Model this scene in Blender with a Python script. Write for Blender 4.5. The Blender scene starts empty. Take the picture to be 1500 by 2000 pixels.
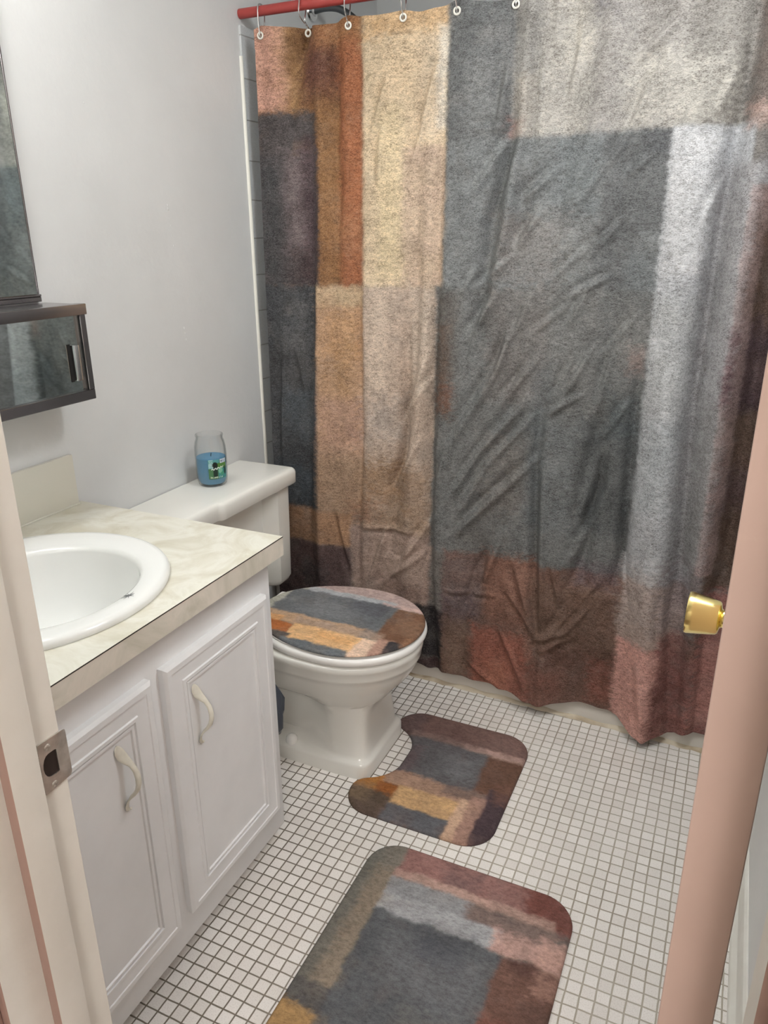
import bpy, bmesh, math, random
import numpy as np
from mathutils import Vector, Matrix

random.seed(4)
sc = bpy.context.scene
COL = sc.collection
PI = math.pi

# ------------------------------------------------------------------ helpers
def s2l(c):
    out = []
    for v in c:
        v = v / 255.0
        out.append(v / 12.92 if v <= 0.04045 else ((v + 0.055) / 1.055) ** 2.4)
    return out

def S(r, g, b):
    return tuple(s2l((r, g, b))) + (1.0,)

def link(name, me, mat=None, parent=None, smooth=40):
    o = bpy.data.objects.new(name, me)
    COL.objects.link(o)
    if mat is not None:
        for m in (mat if isinstance(mat, (list, tuple)) else [mat]):
            me.materials.append(m)
    if smooth:
        for p in me.polygons:
            p.use_smooth = True
        me.set_sharp_from_angle(angle=math.radians(smooth))
    if parent is not None:
        o.parent = parent
        o.matrix_parent_inverse = parent.matrix_basis.inverted()
    return o

def obj(name, bm, mat=None, parent=None, smooth=40):
    bmesh.ops.recalc_face_normals(bm, faces=bm.faces[:])
    me = bpy.data.meshes.new(name)
    bm.to_mesh(me)
    bm.free()
    return link(name, me, mat, parent, smooth)

def tag(o, label, cat, group=None):
    o['label'] = label
    o['category'] = cat
    if group:
        o['group'] = group
    return o

def thing(name, label, cat, loc=(0, 0, 0), group=None):
    o = bpy.data.objects.new(name, None)
    COL.objects.link(o)
    o.location = loc
    o.empty_display_size = 0.05
    o.matrix_basis = Matrix.Translation(loc)
    return tag(o, label, cat, group)

def struct(o):
    o['kind'] = 'structure'
    return o

def add_box(bm, x0, x1, y0, y1, z0, z1, bev=0.0, seg=2):
    r = bmesh.ops.create_cube(bm, size=1.0)
    vs = r['verts']
    for v in vs:
        v.co.x = x0 + (v.co.x + .5) * (x1 - x0)
        v.co.y = y0 + (v.co.y + .5) * (y1 - y0)
        v.co.z = z0 + (v.co.z + .5) * (z1 - z0)
    if bev > 0:
        es = list({e for v in vs for e in v.link_edges})
        bmesh.ops.bevel(bm, geom=es, offset=bev, segments=seg, affect='EDGES', profile=0.5)
    return bm

def box(x0, x1, y0, y1, z0, z1, bev=0.0, seg=2):
    return add_box(bmesh.new(), x0, x1, y0, y1, z0, z1, bev, seg)

def add_loft(bm, loops, cap0=True, cap1=True, closed=True):
    rows = [[bm.verts.new(p) for p in lp] for lp in loops]
    n = len(rows[0])
    for a, b in zip(rows[:-1], rows[1:]):
        for i in range(n if closed else n - 1):
            j = (i + 1) % n
            bm.faces.new((a[i], a[j], b[j], b[i]))
    if cap0:
        bm.faces.new(rows[0][::-1])
    if cap1:
        bm.faces.new(rows[-1])
    return rows

def loft(loops, cap0=True, cap1=True, closed=True):
    bm = bmesh.new()
    add_loft(bm, loops, cap0, cap1, closed)
    return bm

def add_lathe(bm, prof, seg=40, M=Matrix.Identity(4), cap0=True, cap1=True):
    loops = []
    for r, h in prof:
        loops.append([M @ Vector((max(r, 1e-5) * math.cos(2 * PI * k / seg), max(r, 1e-5) * math.sin(2 * PI * k / seg), h)) for k in range(seg)])
    add_loft(bm, loops, cap0, cap1)
    return bm

def lathe(prof, seg=40, M=Matrix.Identity(4), cap0=True, cap1=True):
    return add_lathe(bmesh.new(), prof, seg, M, cap0, cap1)

def smooth_path(pts, sub=6):
    P = [Vector(p) for p in pts]
    out = []
    for i in range(len(P) - 1):
        p0 = P[max(i - 1, 0)]; p1 = P[i]; p2 = P[i + 1]; p3 = P[min(i + 2, len(P) - 1)]
        for k in range(sub):
            t = k / sub
            out.append(0.5 * ((2 * p1) + (p2 - p0) * t + (2 * p0 - 5 * p1 + 4 * p2 - p3) * t * t + (3 * p1 - p0 - 3 * p2 + p3) * t ** 3))
    out.append(P[-1])
    return out

def add_tube(bm, pts, r, seg=10, closed=False):
    P = [Vector(p) for p in pts]
    n = len(P)
    R = r if isinstance(r, (list, tuple)) else [r] * n
    loops = []
    up = None
    for i in range(n):
        if closed:
            d = (P[(i + 1) % n] - P[i - 1]).normalized()
        else:
            d = (P[min(i + 1, n - 1)] - P[max(i - 1, 0)]).normalized()
        if up is None:
            up = Vector((0, 0, 1)) if abs(d.z) < .9 else Vector((1, 0, 0))
        a = (up - d * up.dot(d)).normalized()
        b = d.cross(a)
        up = a
        loops.append([P[i] + R[i] * (math.cos(2 * PI * k / seg) * a + math.sin(2 * PI * k / seg) * b) for k in range(seg)])
    if closed:
        rows = [[bm.verts.new(p) for p in lp] for lp in loops]
        for i in range(n):
            a, b = rows[i], rows[(i + 1) % n]
            for k in range(seg):
                j = (k + 1) % seg
                bm.faces.new((a[k], a[j], b[j], b[k]))
    else:
        add_loft(bm, loops)
    return bm

def tube(pts, r, seg=10, closed=False):
    return add_tube(bmesh.new(), pts, r, seg, closed)

def to_x(o):
    """matrix taking +z to +x, placed at o"""
    return Matrix.Translation(o) @ Matrix.Rotation(PI / 2, 4, 'Y')

def grid_mesh(name, P, colors=None, wrap=False):
    ny, nx = P.shape[:2]
    idx = np.arange(ny * nx).reshape(ny, nx)
    f = np.stack([idx[:-1, :-1], idx[:-1, 1:], idx[1:, 1:], idx[1:, :-1]], -1).reshape(-1, 4)
    me = bpy.data.meshes.new(name)
    me.from_pydata(P.reshape(-1, 3).tolist(), [], f.tolist())
    if colors is not None:
        set_cols(me, colors.reshape(-1, 3))
    return me

def set_cols(me, rgb):
    a = me.color_attributes.new('Print', 'FLOAT_COLOR', 'POINT')
    c = np.ones((len(rgb), 4), np.float32)
    c[:, :3] = rgb
    a.data.foreach_set('color', c.ravel())

# ---------------------------------------------- lattice noise + cloth printing
def vnoise(u, v, seed=0):
    iu = np.floor(u).astype(np.int64); iv = np.floor(v).astype(np.int64)
    fu = u - iu; fv = v - iv
    fu = fu * fu * (3 - 2 * fu); fv = fv * fv * (3 - 2 * fv)
    def h(a, b):
        x = (a * 374761393 + b * 668265263 + seed * 974634777) & 0x7fffffff
        x = ((x ^ (x >> 13)) * 1274126177) & 0x7fffffff
        return ((x ^ (x >> 16)) & 0xffff) / 65535.0
    return (h(iu, iv) * (1 - fu) + h(iu + 1, iv) * fu) * (1 - fv) + (h(iu, iv + 1) * (1 - fu) + h(iu + 1, iv + 1) * fu) * fv

def fbm(u, v, seed=0, oct=4):
    t = 0; a = 1.0; s = 0
    for k in range(oct):
        t = t + a * vnoise(u * 2 ** k, v * 2 ** k, seed + 17 * k)
        s += a; a *= .55
    return t / s

def sstep(x):
    x = np.clip(x, 0, 1)
    return x * x * (3 - 2 * x)

def paint(u, v, base, blocks, gain=1.0, seed=0, wob=.006, blotch=.22, rag=1.0):
    """block print: soft-edged rectangles of dye in cloth coordinates"""
    pu = u + wob * 2 * (fbm(u * 28, v * 28, seed + 1, 3) - .5) + .004 * (vnoise(u * 160, v * 160, seed + 2) - .5)
    pv = v + wob * 2 * (fbm(u * 28 + 40, v * 28, seed + 3, 3) - .5) + .004 * (vnoise(u * 160, v * 160 + 9, seed + 4) - .5)
    fine = fbm(u * 90, v * 210, seed + 11, 3)
    c = np.empty(u.shape + (3,)); c[...] = s2l(base)
    for k, (a, b, d, e, rgb, soft, op) in enumerate(blocks):
        q = np.minimum(np.minimum(pu - a, b - pu), np.minimum(pv - d, e - pv)) / soft + .5
        q = np.clip(q, -2, 3) + rag * (fine - .5) * (.35 if soft < .02 else 1.0)
        m = sstep(q)
        n = fbm(u * 22 + 7 * k, v * 22 - 3 * k, seed + 50 + k, 4)
        m = m * np.clip(op * (.72 + .9 * (n - .2)) + .25 * (fine - .5) * (op < 1), 0, 1)
        c = c + (np.array(s2l(rgb)) - c) * m[..., None]
    n1 = fbm(u * 14 + 5, v * 14, seed + 7, 5) - .5
    n2 = fbm(u * 60 + 5, v * 90, seed + 8, 3) - .5
    c = c * (1 + blotch * 2 * n1 + blotch * 1.2 * n2)[..., None]
    return np.clip(c * gain, 0, 1)

# ------------------------------------------------------------------ materials
def mat(name, color, rough=.5, metal=0.0, **kw):
    m = bpy.data.materials.new(name)
    m.use_nodes = True
    b = m.node_tree.nodes['Principled BSDF']
    b.inputs['Base Color'].default_value = color
    b.inputs['Roughness'].default_value = rough
    b.inputs['Metallic'].default_value = metal
    for k, v in kw.items():
        b.inputs[k].default_value = v
    return m

def nodes(m):
    nt = m.node_tree
    return nt, nt.nodes, nt.links, nt.nodes['Principled BSDF']

def noise_node(nt, scale, detail=4, rough=.55, stretch=None):
    tc = nt.nodes.new('ShaderNodeTexCoord')
    src = tc.outputs['Object']
    if stretch:
        mp = nt.nodes.new('ShaderNodeMapping')
        mp.inputs['Scale'].default_value = stretch
        nt.links.new(src, mp.inputs['Vector'])
        src = mp.outputs['Vector']
    n = nt.nodes.new('ShaderNodeTexNoise')
    n.inputs['Scale'].default_value = scale
    n.inputs['Detail'].default_value = detail
    n.inputs['Roughness'].default_value = rough
    nt.links.new(src, n.inputs['Vector'])
    return n

def ramp(nt, src, stops):
    r = nt.nodes.new('ShaderNodeValToRGB')
    el = r.color_ramp.elements
    el[0].position, el[0].color = stops[0]
    el[1].position, el[1].color = stops[-1]
    for p, c in stops[1:-1]:
        e = el.new(p); e.color = c
    nt.links.new(src, r.inputs['Fac'])
    return r.outputs['Color']

def mix(nt, a, b, fac, mode='MIX'):
    m = nt.nodes.new('ShaderNodeMix')
    m.data_type = 'RGBA'; m.blend_type = mode
    for sock, val in ((m.inputs[0], fac), (m.inputs[6], a), (m.inputs[7], b)):
        if hasattr(val, 'links'):
            nt.links.new(val, sock)
        else:
            sock.default_value = val
    return m.outputs[2]

def bump(m, src, strength, dist=.002):
    nt, N, L, b = nodes(m)
    bp = N.new('ShaderNodeBump')
    bp.inputs['Strength'].default_value = strength
    bp.inputs['Distance'].default_value = dist
    L.new(src, bp.inputs['Height'])
    L.new(bp.outputs['Normal'], b.inputs['Normal'])

def noisy(name, c0, c1, scale, rough=.5, bs=0.0, bscale=None, detail=4, lo=.35, hi=.65, bdist=.002, metal=0.0, stretch=None):
    m = mat(name, c0, rough, metal)
    nt, N, L, b = nodes(m)
    n = noise_node(nt, scale, detail, stretch=stretch)
    L.new(ramp(nt, n.outputs['Fac'], [(lo, c0), (hi, c1)]), b.inputs['Base Color'])
    if bs:
        n2 = noise_node(nt, bscale or scale, 3)
        bump(m, n2.outputs['Fac'], bs, bdist)
    return m

def mth(nt, op, a, b=None):
    n = nt.nodes.new('ShaderNodeMath'); n.operation = op
    for sock, val in zip(n.inputs, (a, b)):
        if val is None:
            continue
        if hasattr(val, 'links'):
            nt.links.new(val, sock)
        else:
            sock.default_value = val
    return n.outputs[0]

def tile_mat(name, pitch, grout, offs, tcol, tcol2, gcol, gcol2, rough, axes=('X', 'Y'), bs=.5, bdist=.0015, gscale=5, grime_shade=False):
    m = mat(name, tcol, rough)
    nt, N, L, b = nodes(m)
    tc = N.new('ShaderNodeTexCoord')
    wob = noise_node(nt, 14, 2)
    sep = N.new('ShaderNodeSeparateXYZ')
    L.new(tc.outputs['Object'], sep.inputs[0])
    fr, cell = [], []
    for ax, of, pt in zip(axes, offs, pitch):
        w = mth(nt, 'MULTIPLY', mth(nt, 'SUBTRACT', wob.outputs['Fac'], .5), .004)
        q = mth(nt, 'DIVIDE', mth(nt, 'ADD', mth(nt, 'ADD', sep.outputs[ax], of), w), pt)
        f = mth(nt, 'SUBTRACT', q, mth(nt, 'FLOOR', q))
        fr.append(mth(nt, 'SUBTRACT', .5, mth(nt, 'ABSOLUTE', mth(nt, 'SUBTRACT', f, .5))))
        cell.append(mth(nt, 'FLOOR', q))
    d = mth(nt, 'MULTIPLY', mth(nt, 'MINIMUM', fr[0], fr[1]), pitch[0])
    mr = N.new('ShaderNodeMapRange'); mr.interpolation_type = 'SMOOTHSTEP'
    mr.inputs['From Min'].default_value = grout * .5 - .0004
    mr.inputs['From Max'].default_value = grout * .5 + .0009
    L.new(d, mr.inputs['Value'])
    mask = mr.outputs['Result']
    cx = N.new('ShaderNodeCombineXYZ'); L.new(cell[0], cx.inputs[0]); L.new(cell[1], cx.inputs[1])
    wn = N.new('ShaderNodeTexWhiteNoise'); wn.noise_dimensions = '3D'; L.new(cx.outputs[0], wn.inputs['Vector'])
    tint = mix(nt, tcol, tcol2, wn.outputs['Value'])
    sp = noise_node(nt, 420, 2)
    tint = mix(nt, tint, ramp(nt, sp.outputs['Fac'], [(.36, (.80, .78, .76, 1)), (.50, (1, 1, 1, 1))]), .6, 'MULTIPLY')
    gn = noise_node(nt, gscale, 3)
    g = ramp(nt, gn.outputs['Fac'], [(.35, gcol), (.65, gcol2)])
    if grime_shade:  # grout darker toward the vanity: grime, plus the counter's shade put into the colour
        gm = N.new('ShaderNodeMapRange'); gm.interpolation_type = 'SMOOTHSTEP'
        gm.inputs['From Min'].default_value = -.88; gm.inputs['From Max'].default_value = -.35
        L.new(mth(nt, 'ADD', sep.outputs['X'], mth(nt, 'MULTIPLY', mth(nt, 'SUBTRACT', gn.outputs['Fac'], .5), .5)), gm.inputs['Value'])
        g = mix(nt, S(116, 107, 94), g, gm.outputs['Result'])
    L.new(mix(nt, g, tint, mask), b.inputs['Base Color'])
    L.new(mth(nt, 'ADD', mth(nt, 'MULTIPLY', mask, rough - .85), .85), b.inputs['Roughness'])
    bump(m, mask, bs, bdist)
    return m

def print_mat(name, grain, sx, sy, sz, lo, hi, rough=.85, fuzz=1.0):
    m = mat(name, (1, 1, 1, 1), rough)
    nt, N, L, b = nodes(m)
    at = N.new('ShaderNodeVertexColor'); at.layer_name = 'Print'
    n = noise_node(nt, grain, 4, .7, stretch=(sx, sy, sz))
    n2 = noise_node(nt, grain * .28, 4, .7, stretch=(sx, sy, sz))
    n4 = noise_node(nt, grain * .06, 3, .6)
    # speckle density drifts over the cloth
    den = mth(nt, 'ADD', n.outputs['Fac'], mth(nt, 'MULTIPLY', mth(nt, 'SUBTRACT', n4.outputs['Fac'], .5), .22))
    dk = ramp(nt, den, [(.36, (1, 1, 1, 1)), (.50, (0, 0, 0, 1))])
    lt = ramp(nt, den, [(.52, (0, 0, 0, 1)), (.68, (1, 1, 1, 1))])
    g2 = ramp(nt, n2.outputs['Fac'], [(.32, (.66, .64, .62, 1)), (.5, (1, 1, 1, 1)), (.7, (1.28, 1.26, 1.23, 1))])
    c = mix(nt, at.outputs['Color'], g2, fuzz, 'MULTIPLY')
    dark = mix(nt, c, (.22, .19, .18, 1), 1.0, 'MULTIPLY')
    light = mix(nt, mix(nt, c, (1.35, 1.35, 1.33, 1), 1.0, 'MULTIPLY'), (.42, .40, .38, 1), .22)
    c = mix(nt, c, dark, mth(nt, 'MULTIPLY', dk, lo))
    c = mix(nt, c, light, mth(nt, 'MULTIPLY', lt, hi))
    L.new(c, b.inputs['Base Color'])
    b.inputs['Specular IOR Level'].default_value = .25
    n3 = noise_node(nt, 900, 2)
    bump(m, n3.outputs['Fac'], .25, .0006)
    return m

M = {}
M['wall'] = noisy('white_wall_paint', S(226, 227, 226), S(219, 220, 219), 3.0, .42, .16, 55, bdist=.003)
M['ceiling'] = mat('ceiling_paint', S(240, 240, 238), .8)
M['hall'] = noisy('hall_wall_paint', S(222, 212, 204), S(214, 204, 196), 4, .6)
M['hallfloor'] = noisy('hall_floor_wood', S(130, 112, 98), S(104, 88, 76), 9, .5, stretch=(1, 8, 1))
M['stopedge'] = mat('hall_side_shade_tint', S(178, 148, 136), .5)  # trim colour with the hall's dim, warm light put into it
M['trim'] = noisy('trim_paint', S(236, 234, 226), S(226, 223, 214), 9, .4, .3, 40, bdist=.002)
M['doorpaint'] = noisy('door_paint', S(240, 210, 196), S(234, 204, 190), 6, .5)
M['cab'] = noisy('cabinet_paint', S(240, 240, 240), S(233, 233, 233), 7, .42, .15, 60, bdist=.001)
M['cream'] = noisy('pull_paint', S(230, 226, 212), S(220, 216, 201), 60, .4, .2, 120, bdist=.0008)
M['dark'] = mat('dark_void', S(24, 22, 21), .8)
M['porcelain'] = mat('porcelain', S(238, 237, 230), .12, 0.0)
M['sink'] = mat('sink_porcelain', S(238, 239, 236), .1)
M['seat'] = mat('seat_plastic', S(248, 247, 243), .2)
M['chrome'] = mat('chrome', (.72, .72, .72, 1), .12, 1.0)
M['frame'] = mat('dull_chrome', (.36, .34, .35, 1), .22, 1.0)
M['mirror'] = mat('mirror_glass', (.62, .68, .67, 1), .03, 1.0)
M['steel'] = noisy('worn_steel', (.66, .64, .60, 1), (.46, .44, .41, 1), 60, .38, metal=1.0)
M['brass'] = mat('brass', (.96, .80, .34, 1), .2, 1.0)
M['red'] = mat('red_paint', S(168, 66, 62), .32)
M['tubwhite'] = mat('tub_enamel', S(216, 210, 200), .25)
M['pipe'] = mat('aged_pipe', (.16, .17, .18, 1), .3, 1.0)
M['grommet'] = mat('white_grommet', S(238, 236, 226), .35)
M['bag'] = mat('grey_bag_plastic', S(70, 76, 86), .28)
M['smudge'] = mat('dark_hair_crack', S(120, 122, 122), .7)
M['wick'] = mat('wick', S(60, 78, 84), .8)
M['wax'] = mat('blue_wax', S(84, 142, 176), .45)
M['caulk'] = noisy('stained_caulk', S(214, 202, 180), S(150, 128, 96), 7, .6, .4, 60, lo=.42, hi=.66, bdist=.002)
M['hole'] = mat('strike_recess', S(40, 28, 22), .8)

M['floor'] = tile_mat('mosaic_floor_tile', (.02815, .0281), .0027, (.867 - .0008, .0), S(247, 243, 238), S(234, 229, 223), S(182, 174, 160), S(164, 154, 139), .20, grime_shade=True)
M['walltile'] = tile_mat('wall_tile', (.108, .108), .003, (.0, .012), S(214, 217, 218), S(206, 210, 212), S(150, 150, 148), S(170, 170, 168), .2, axes=('Y', 'Z'), bs=.4)

# laminate: cream marbled sheet
def laminate(name, c0, c1, c2):
    m = mat(name, c0, .32)
    nt, N, L, b = nodes(m)
    n = noise_node(nt, 9, 8, .62)
    n.inputs['Distortion'].default_value = 1.3
    L.new(ramp(nt, n.outputs['Fac'], [(.32, c0), (.47, c1), (.60, c2), (.72, c1)]), b.inputs['Base Color'])
    return m
M['lam'] = laminate('marbled_laminate', S(200, 194, 174), S(214, 210, 194), S(226, 224, 212))
M['lamedge'] = laminate('marbled_laminate_edge', S(206, 201, 184), S(222, 216, 202), S(232, 224, 211))
M['splash'] = mat('backsplash_laminate', S(218, 215, 202), .3)
M['lamcore'] = mat('laminate_dark_edge', S(52, 46, 42), .6)

# clear jar glass: see-through with fresnel reflections and denser rims
def glass_mat():
    m = bpy.data.materials.new('jar_glass'); m.use_nodes = True
    nt = m.node_tree; N = nt.nodes; L = nt.links
    N.remove(N['Principled BSDF'])
    tr = N.new('ShaderNodeBsdfTransparent'); gl = N.new('ShaderNodeBsdfGlossy')
    gl.inputs['Roughness'].default_value = .03
    lw = N.new('ShaderNodeLayerWeight'); lw.inputs['Blend'].default_value = .5
    L.new(ramp(nt, lw.outputs['Facing'], [(.0, (.985, .99, .99, 1)), (.45, (.97, .975, .975, 1)), (.78, (.86, .88, .88, 1)), (1.0, (.42, .45, .46, 1))]), tr.inputs['Color'])
    lw2 = N.new('ShaderNodeLayerWeight'); lw2.inputs['Blend'].default_value = .5
    fc = mth(nt, 'ADD', mth(nt, 'MULTIPLY', mth(nt, 'POWER', lw2.outputs['Facing'], 4.0), .55), .045)
    mx = N.new('ShaderNodeMixShader')
    L.new(fc, mx.inputs[0]); L.new(tr.outputs[0], mx.inputs[1]); L.new(gl.outputs[0], mx.inputs[2])
    L.new(mx.outputs[0], N['Material Output'].inputs['Surface'])
    return m
M['glass'] = glass_mat()

def emit_mat(name, col, st):
    m = bpy.data.materials.new(name); m.use_nodes = True
    nt = m.node_tree
    nt.nodes.remove(nt.nodes['Principled BSDF'])
    e = nt.nodes.new('ShaderNodeEmission')
    e.inputs['Color'].default_value = col; e.inputs['Strength'].default_value = st
    nt.links.new(e.outputs[0], nt.nodes['Material Output'].inputs['Surface'])
    return m
BULB = 45.0
HALLW = 37.0
FILLW = 32.0  # strength of the added ceiling fill
M['bulb'] = emit_mat('lit_bulb', (1.0, .985, .95, 1), BULB)
M['ceilfill'] = emit_mat('fill_dome_glow', (.96, .985, 1.0, 1), FILLW)
M['halllamp'] = emit_mat('lit_hall_lamp', (1.0, .965, .93, 1), HALLW)

# =================================================================== the room
WX = -1.40      # left wall
RX = 0.180      # right wall
FY = 0.408      # bathroom face of the doorway wall
HY = 0.300      # hall face of it
BY = 3.000      # back wall of the tub alcove
CZ = 2.36
JL, JR = -0.52, 0.069   # door jambs

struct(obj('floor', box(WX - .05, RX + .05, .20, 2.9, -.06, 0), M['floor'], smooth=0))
struct(obj('floor_hall', box(-2.2, 1.6, -1.5, .20, -.06, -.004), M['hallfloor'], smooth=0))
bm = box(WX - .1, WX, .2, BY + .1, -.06, CZ)
# paint drips and bumps that stand on the left wall
for (y, z, r) in ((1.70, 1.475, .0032), (1.70, 1.467, .0042), (1.705, 1.44, .002), (1.705, 1.425, .0022), (1.705, 1.40, .002), (1.71, 1.375, .0028), (1.72, 1.16, .003), (1.722, 1.145, .0026), (1.725, 1.128, .003), (1.727, 1.10, .002), (1.6, 1.72, .002), (1.45, 1.68, .002)):
    bmesh.ops.create_icosphere(bm, subdivisions=2, radius=r, matrix=Matrix.Translation((WX, y, z)) @ Matrix.Diagonal((.35, 1, 1.3, 1)))
struct(obj('wall_left', bm, M['wall'], smooth=30))
struct(obj('wall_right', box(RX, RX + .1, FY, BY + .1, -.06, CZ), M['wall'], smooth=0))
struct(obj('wall_back', box(WX, RX, BY, BY + .1, -.06, CZ), M['wall'], smooth=0))
struct(obj('ceiling', box(WX - .1, RX + .1, HY, BY + .1, CZ, CZ + .08), M['ceiling'], smooth=0))
bm = box(WX - .8, JL - .02, HY, FY, -.06, CZ)
add_box(bm, JR + .02, 1.6, HY, FY, -.06, CZ)
add_box(bm, JL - .02, JR + .02, HY, FY, 2.05, CZ)
struct(obj('wall_front', bm, M['wall'], smooth=0))
struct(obj('wall_hall_back', box(-2.2, 1.6, -1.6, -1.5, -.06, CZ), M['hall'], smooth=0))
struct(obj('wall_hall_left', box(-2.3, -2.2, -1.6, HY, -.06, CZ), M['hall'], smooth=0))
struct(obj('wall_hall_right', box(1.6, 1.7, -1.6, HY, -.06, CZ), M['hall'], smooth=0))
struct(obj('ceiling_hall', box(-2.3, 1.7, -1.6, HY, CZ, CZ + .08), M['ceiling'], smooth=0))

# jambs with the stop bead that the door closes against
def jamb(name, x, s):
    bm = bmesh.new()
    x0, x1 = sorted((x, x - s * .02))
    add_box(bm, x0, x1, HY, FY, 0, 2.05, .0015, 1)
    x0, x1 = sorted((x - s * .001, x + s * .012))
    add_box(bm, x0, x1, .342, .3735, 0, 2.03, .002, 2)
    o = struct(obj(name, bm, [M['trim'], M['stopedge']]))
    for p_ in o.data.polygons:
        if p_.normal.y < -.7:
            p_.material_index = 1  # hall-facing faces take the shade-tinted colour
    return o
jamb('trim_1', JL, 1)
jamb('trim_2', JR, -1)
bm = box(JL - .02, JR + .02, HY, FY, 2.03, 2.05)
add_box(bm, JL, JR, .342, .3735, 2.018, 2.031)
struct(obj('trim_3', bm, M['trim'], smooth=0))
# hall casing
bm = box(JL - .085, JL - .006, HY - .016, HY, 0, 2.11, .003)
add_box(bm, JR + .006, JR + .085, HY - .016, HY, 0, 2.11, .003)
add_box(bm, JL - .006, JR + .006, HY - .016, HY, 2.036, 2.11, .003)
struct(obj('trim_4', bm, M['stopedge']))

# baseboard of the right wall with a shoe moulding
prof = [(RX, 0), (RX - .024, 0), (RX - .024, .006), (RX - .020, .014), (RX - .013, .019), (RX - .011, .022), (RX - .011, .078), (RX - .008, .086), (RX - .003, .090), (RX, .090)]
bm = loft([[(x, y, z) for x, z in prof] for y in (FY, 2.02)])
struct(obj('baseboard_right', bm, M['trim'], smooth=30))

# tiled alcove side and its bullnose edge
struct(obj('wall_tile_left', box(WX - .001, WX + .006, 2.078, BY, .40, 1.955), M['walltile'], smooth=0))
bm = loft([[(WX + .0075 * (math.sin(PI * k / 8)) - .0005, 2.072 + .012 * (1 - math.cos(PI * k / 8)) / 2, z) for k in range(9)] for z in (.42, 1.872, 1.879)])
struct(obj('trim_5', bm, M['grommet']))

# =================================================================== door
door_t = .0355
ang = math.radians(3.7)
D = Matrix.Translation((.0143, .440, 0)) @ Matrix.Rotation(-ang, 4, 'Z')
bm = box(0, door_t, 0, .585, .012, 2.02, .002, 2)
bmesh.ops.transform(bm, matrix=D, verts=bm.verts[:])
door = struct(obj('door_1', bm, M['doorpaint']))
door['label'] = 'pinkish door standing open against the right side'
kp_old = [(.033, 0), (.033, .004), (.030, .007), (.0145, .009), (.0125, .013), (.0125, .019), (.0145, .023), (.020, .028), (.0243, .034), (.0268, .042), (.0283, .052), (.0288, .061), (.0284, .0635), (.0262, .0632), (.0225, .0605), (.010, .0598), (0, .0598)]
kp = [(.033, 0), (.033, .004), (.030, .007), (.0145, .009), (.0118, .013), (.0118, .0195), (.0135, .0215), (.0205, .0232), (.0226, .0255), (.0243, .034), (.0260, .044), (.0275, .054), (.0287, .0612), (.0282, .0635), (.0262, .0632), (.0235, .0612), (.010, .0606), (0, .0606)]
for side, nm in ((-1, 'door_knob'), (1, 'door_knob')):
    if side < 0:
        Mx = D @ Matrix.Translation((0.0005, .560, .918)) @ Matrix.Rotation(-PI / 2, 4, 'Y')
        b2 = lathe(kp, 48, Mx)
    else:
        Mx = D @ Matrix.Translation((door_t - .0005, .560, .918)) @ Matrix.Rotation(PI / 2, 4, 'Y')
        b2 = lathe(kp, 48, Mx)
    k = obj(nm, b2, M['brass'], door, smooth=35)
    k['label'] = 'shiny brass door knob'

# =================================================================== strike plate
def plate_outline():
    y0, y1, z0, z1 = .3805, .4135, .9195, .9735
    r = .004
    pts = [(y0, z0)]
    for (cy, cz, a0) in ((y1 - r, z0 + r + .002, -90), (y1 - r, z1 - r - .001, 0)):
        for k in range(6):
            a = math.radians(a0 + 90 * k / 5)
            pts.append((cy + r * math.cos(a), cz + r * math.sin(a)))
    pts.append((y0, z1))
    return pts
def resample(pts, n):
    P = [Vector((p[0], p[1], 0)) for p in pts]
    L = [0]
    for a, b in zip(P, P[1:] + P[:1]):
        L.append(L[-1] + (b - a).length)
    out = []
    for i in range(n):
        d = L[-1] * i / n
        k = max(j for j in range(len(P)) if L[j] <= d + 1e-9)
        t = (d - L[k]) / max(L[k + 1] - L[k], 1e-9)
        q = P[k].lerp(P[(k + 1) % len(P)], t)
        out.append((q.x, q.y))
    return out
N_ = 80
def by_angle(pts, c, n):
    """sample an outline at even angles about c"""
    P = resample(pts, 600)
    A = [math.atan2(z - c[1], y - c[0]) for y, z in P]
    out = []
    for i in range(n):
        a = -PI + 2 * PI * i / n
        k = min(range(len(P)), key=lambda j: abs(math.atan2(math.sin(A[j] - a), math.cos(A[j] - a))))
        out.append(P[k])
    return out
hole = [(.3995, .9345)]
hole += [(.3995, .9585), (.396, .9590)]
hole += [(.3905 - .0075 * math.sin(PI * k / 8), .9468 + .0122 * math.cos(PI * k / 8)) for k in range(9)]
hole += [(.396, .9340)]
c_ = (.3925, .9465)
ho = by_angle(hole, c_, N_); ou = by_angle(plate_outline(), c_, N_)
X0 = JL
def px_(y):   # the lip curls past the jamb edge
    return X0 + .0016 - (max(0, y - .409) ** 2) * 60
bm = bmesh.new()
rows = add_loft(bm, [[(px_(y) - .0015, y, z) for y, z in ou], [(px_(y), y, z) for y, z in ou], [(px_(y), y, z) for y, z in ho], [(px_(y) - .0012, y, z) for y, z in ho]], False, False)
strike = obj('strike_plate', bm, M['steel'], smooth=50)
tag(strike, 'worn steel strike plate screwed to the white door jamb on the left', 'strike plate')
bm = loft([[(X0 + .0006, y, z) for y, z in ho], [(X0 + .0004, c_[0] + (y - c_[0]) * .9, c_[1] + (z - c_[1]) * .9) for y, z in ho]], False, True)
obj('latch_hole', bm, M['hole'], strike)['label'] = 'dark latch hole'
for (y, z) in ((.391, .9655), (.392, .9245)):
    bm = lathe([(.0036, 0), (.0036, .0006), (.0028, .0013), (.0010, .0015)], 24, to_x((X0 + .0014, y, z)))
    for a in (25, 115):
        add_box(bm, -.0025, .0025, -.0005, .0005, .0012, .0018)
        bmesh.ops.transform(bm, matrix=to_x((X0 + .0014, y, z)) @ Matrix.Rotation(math.radians(a), 4, 'Z'), verts=bm.verts[-8:])
    s_ = obj('screw', bm, M['steel'], strike)

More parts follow.
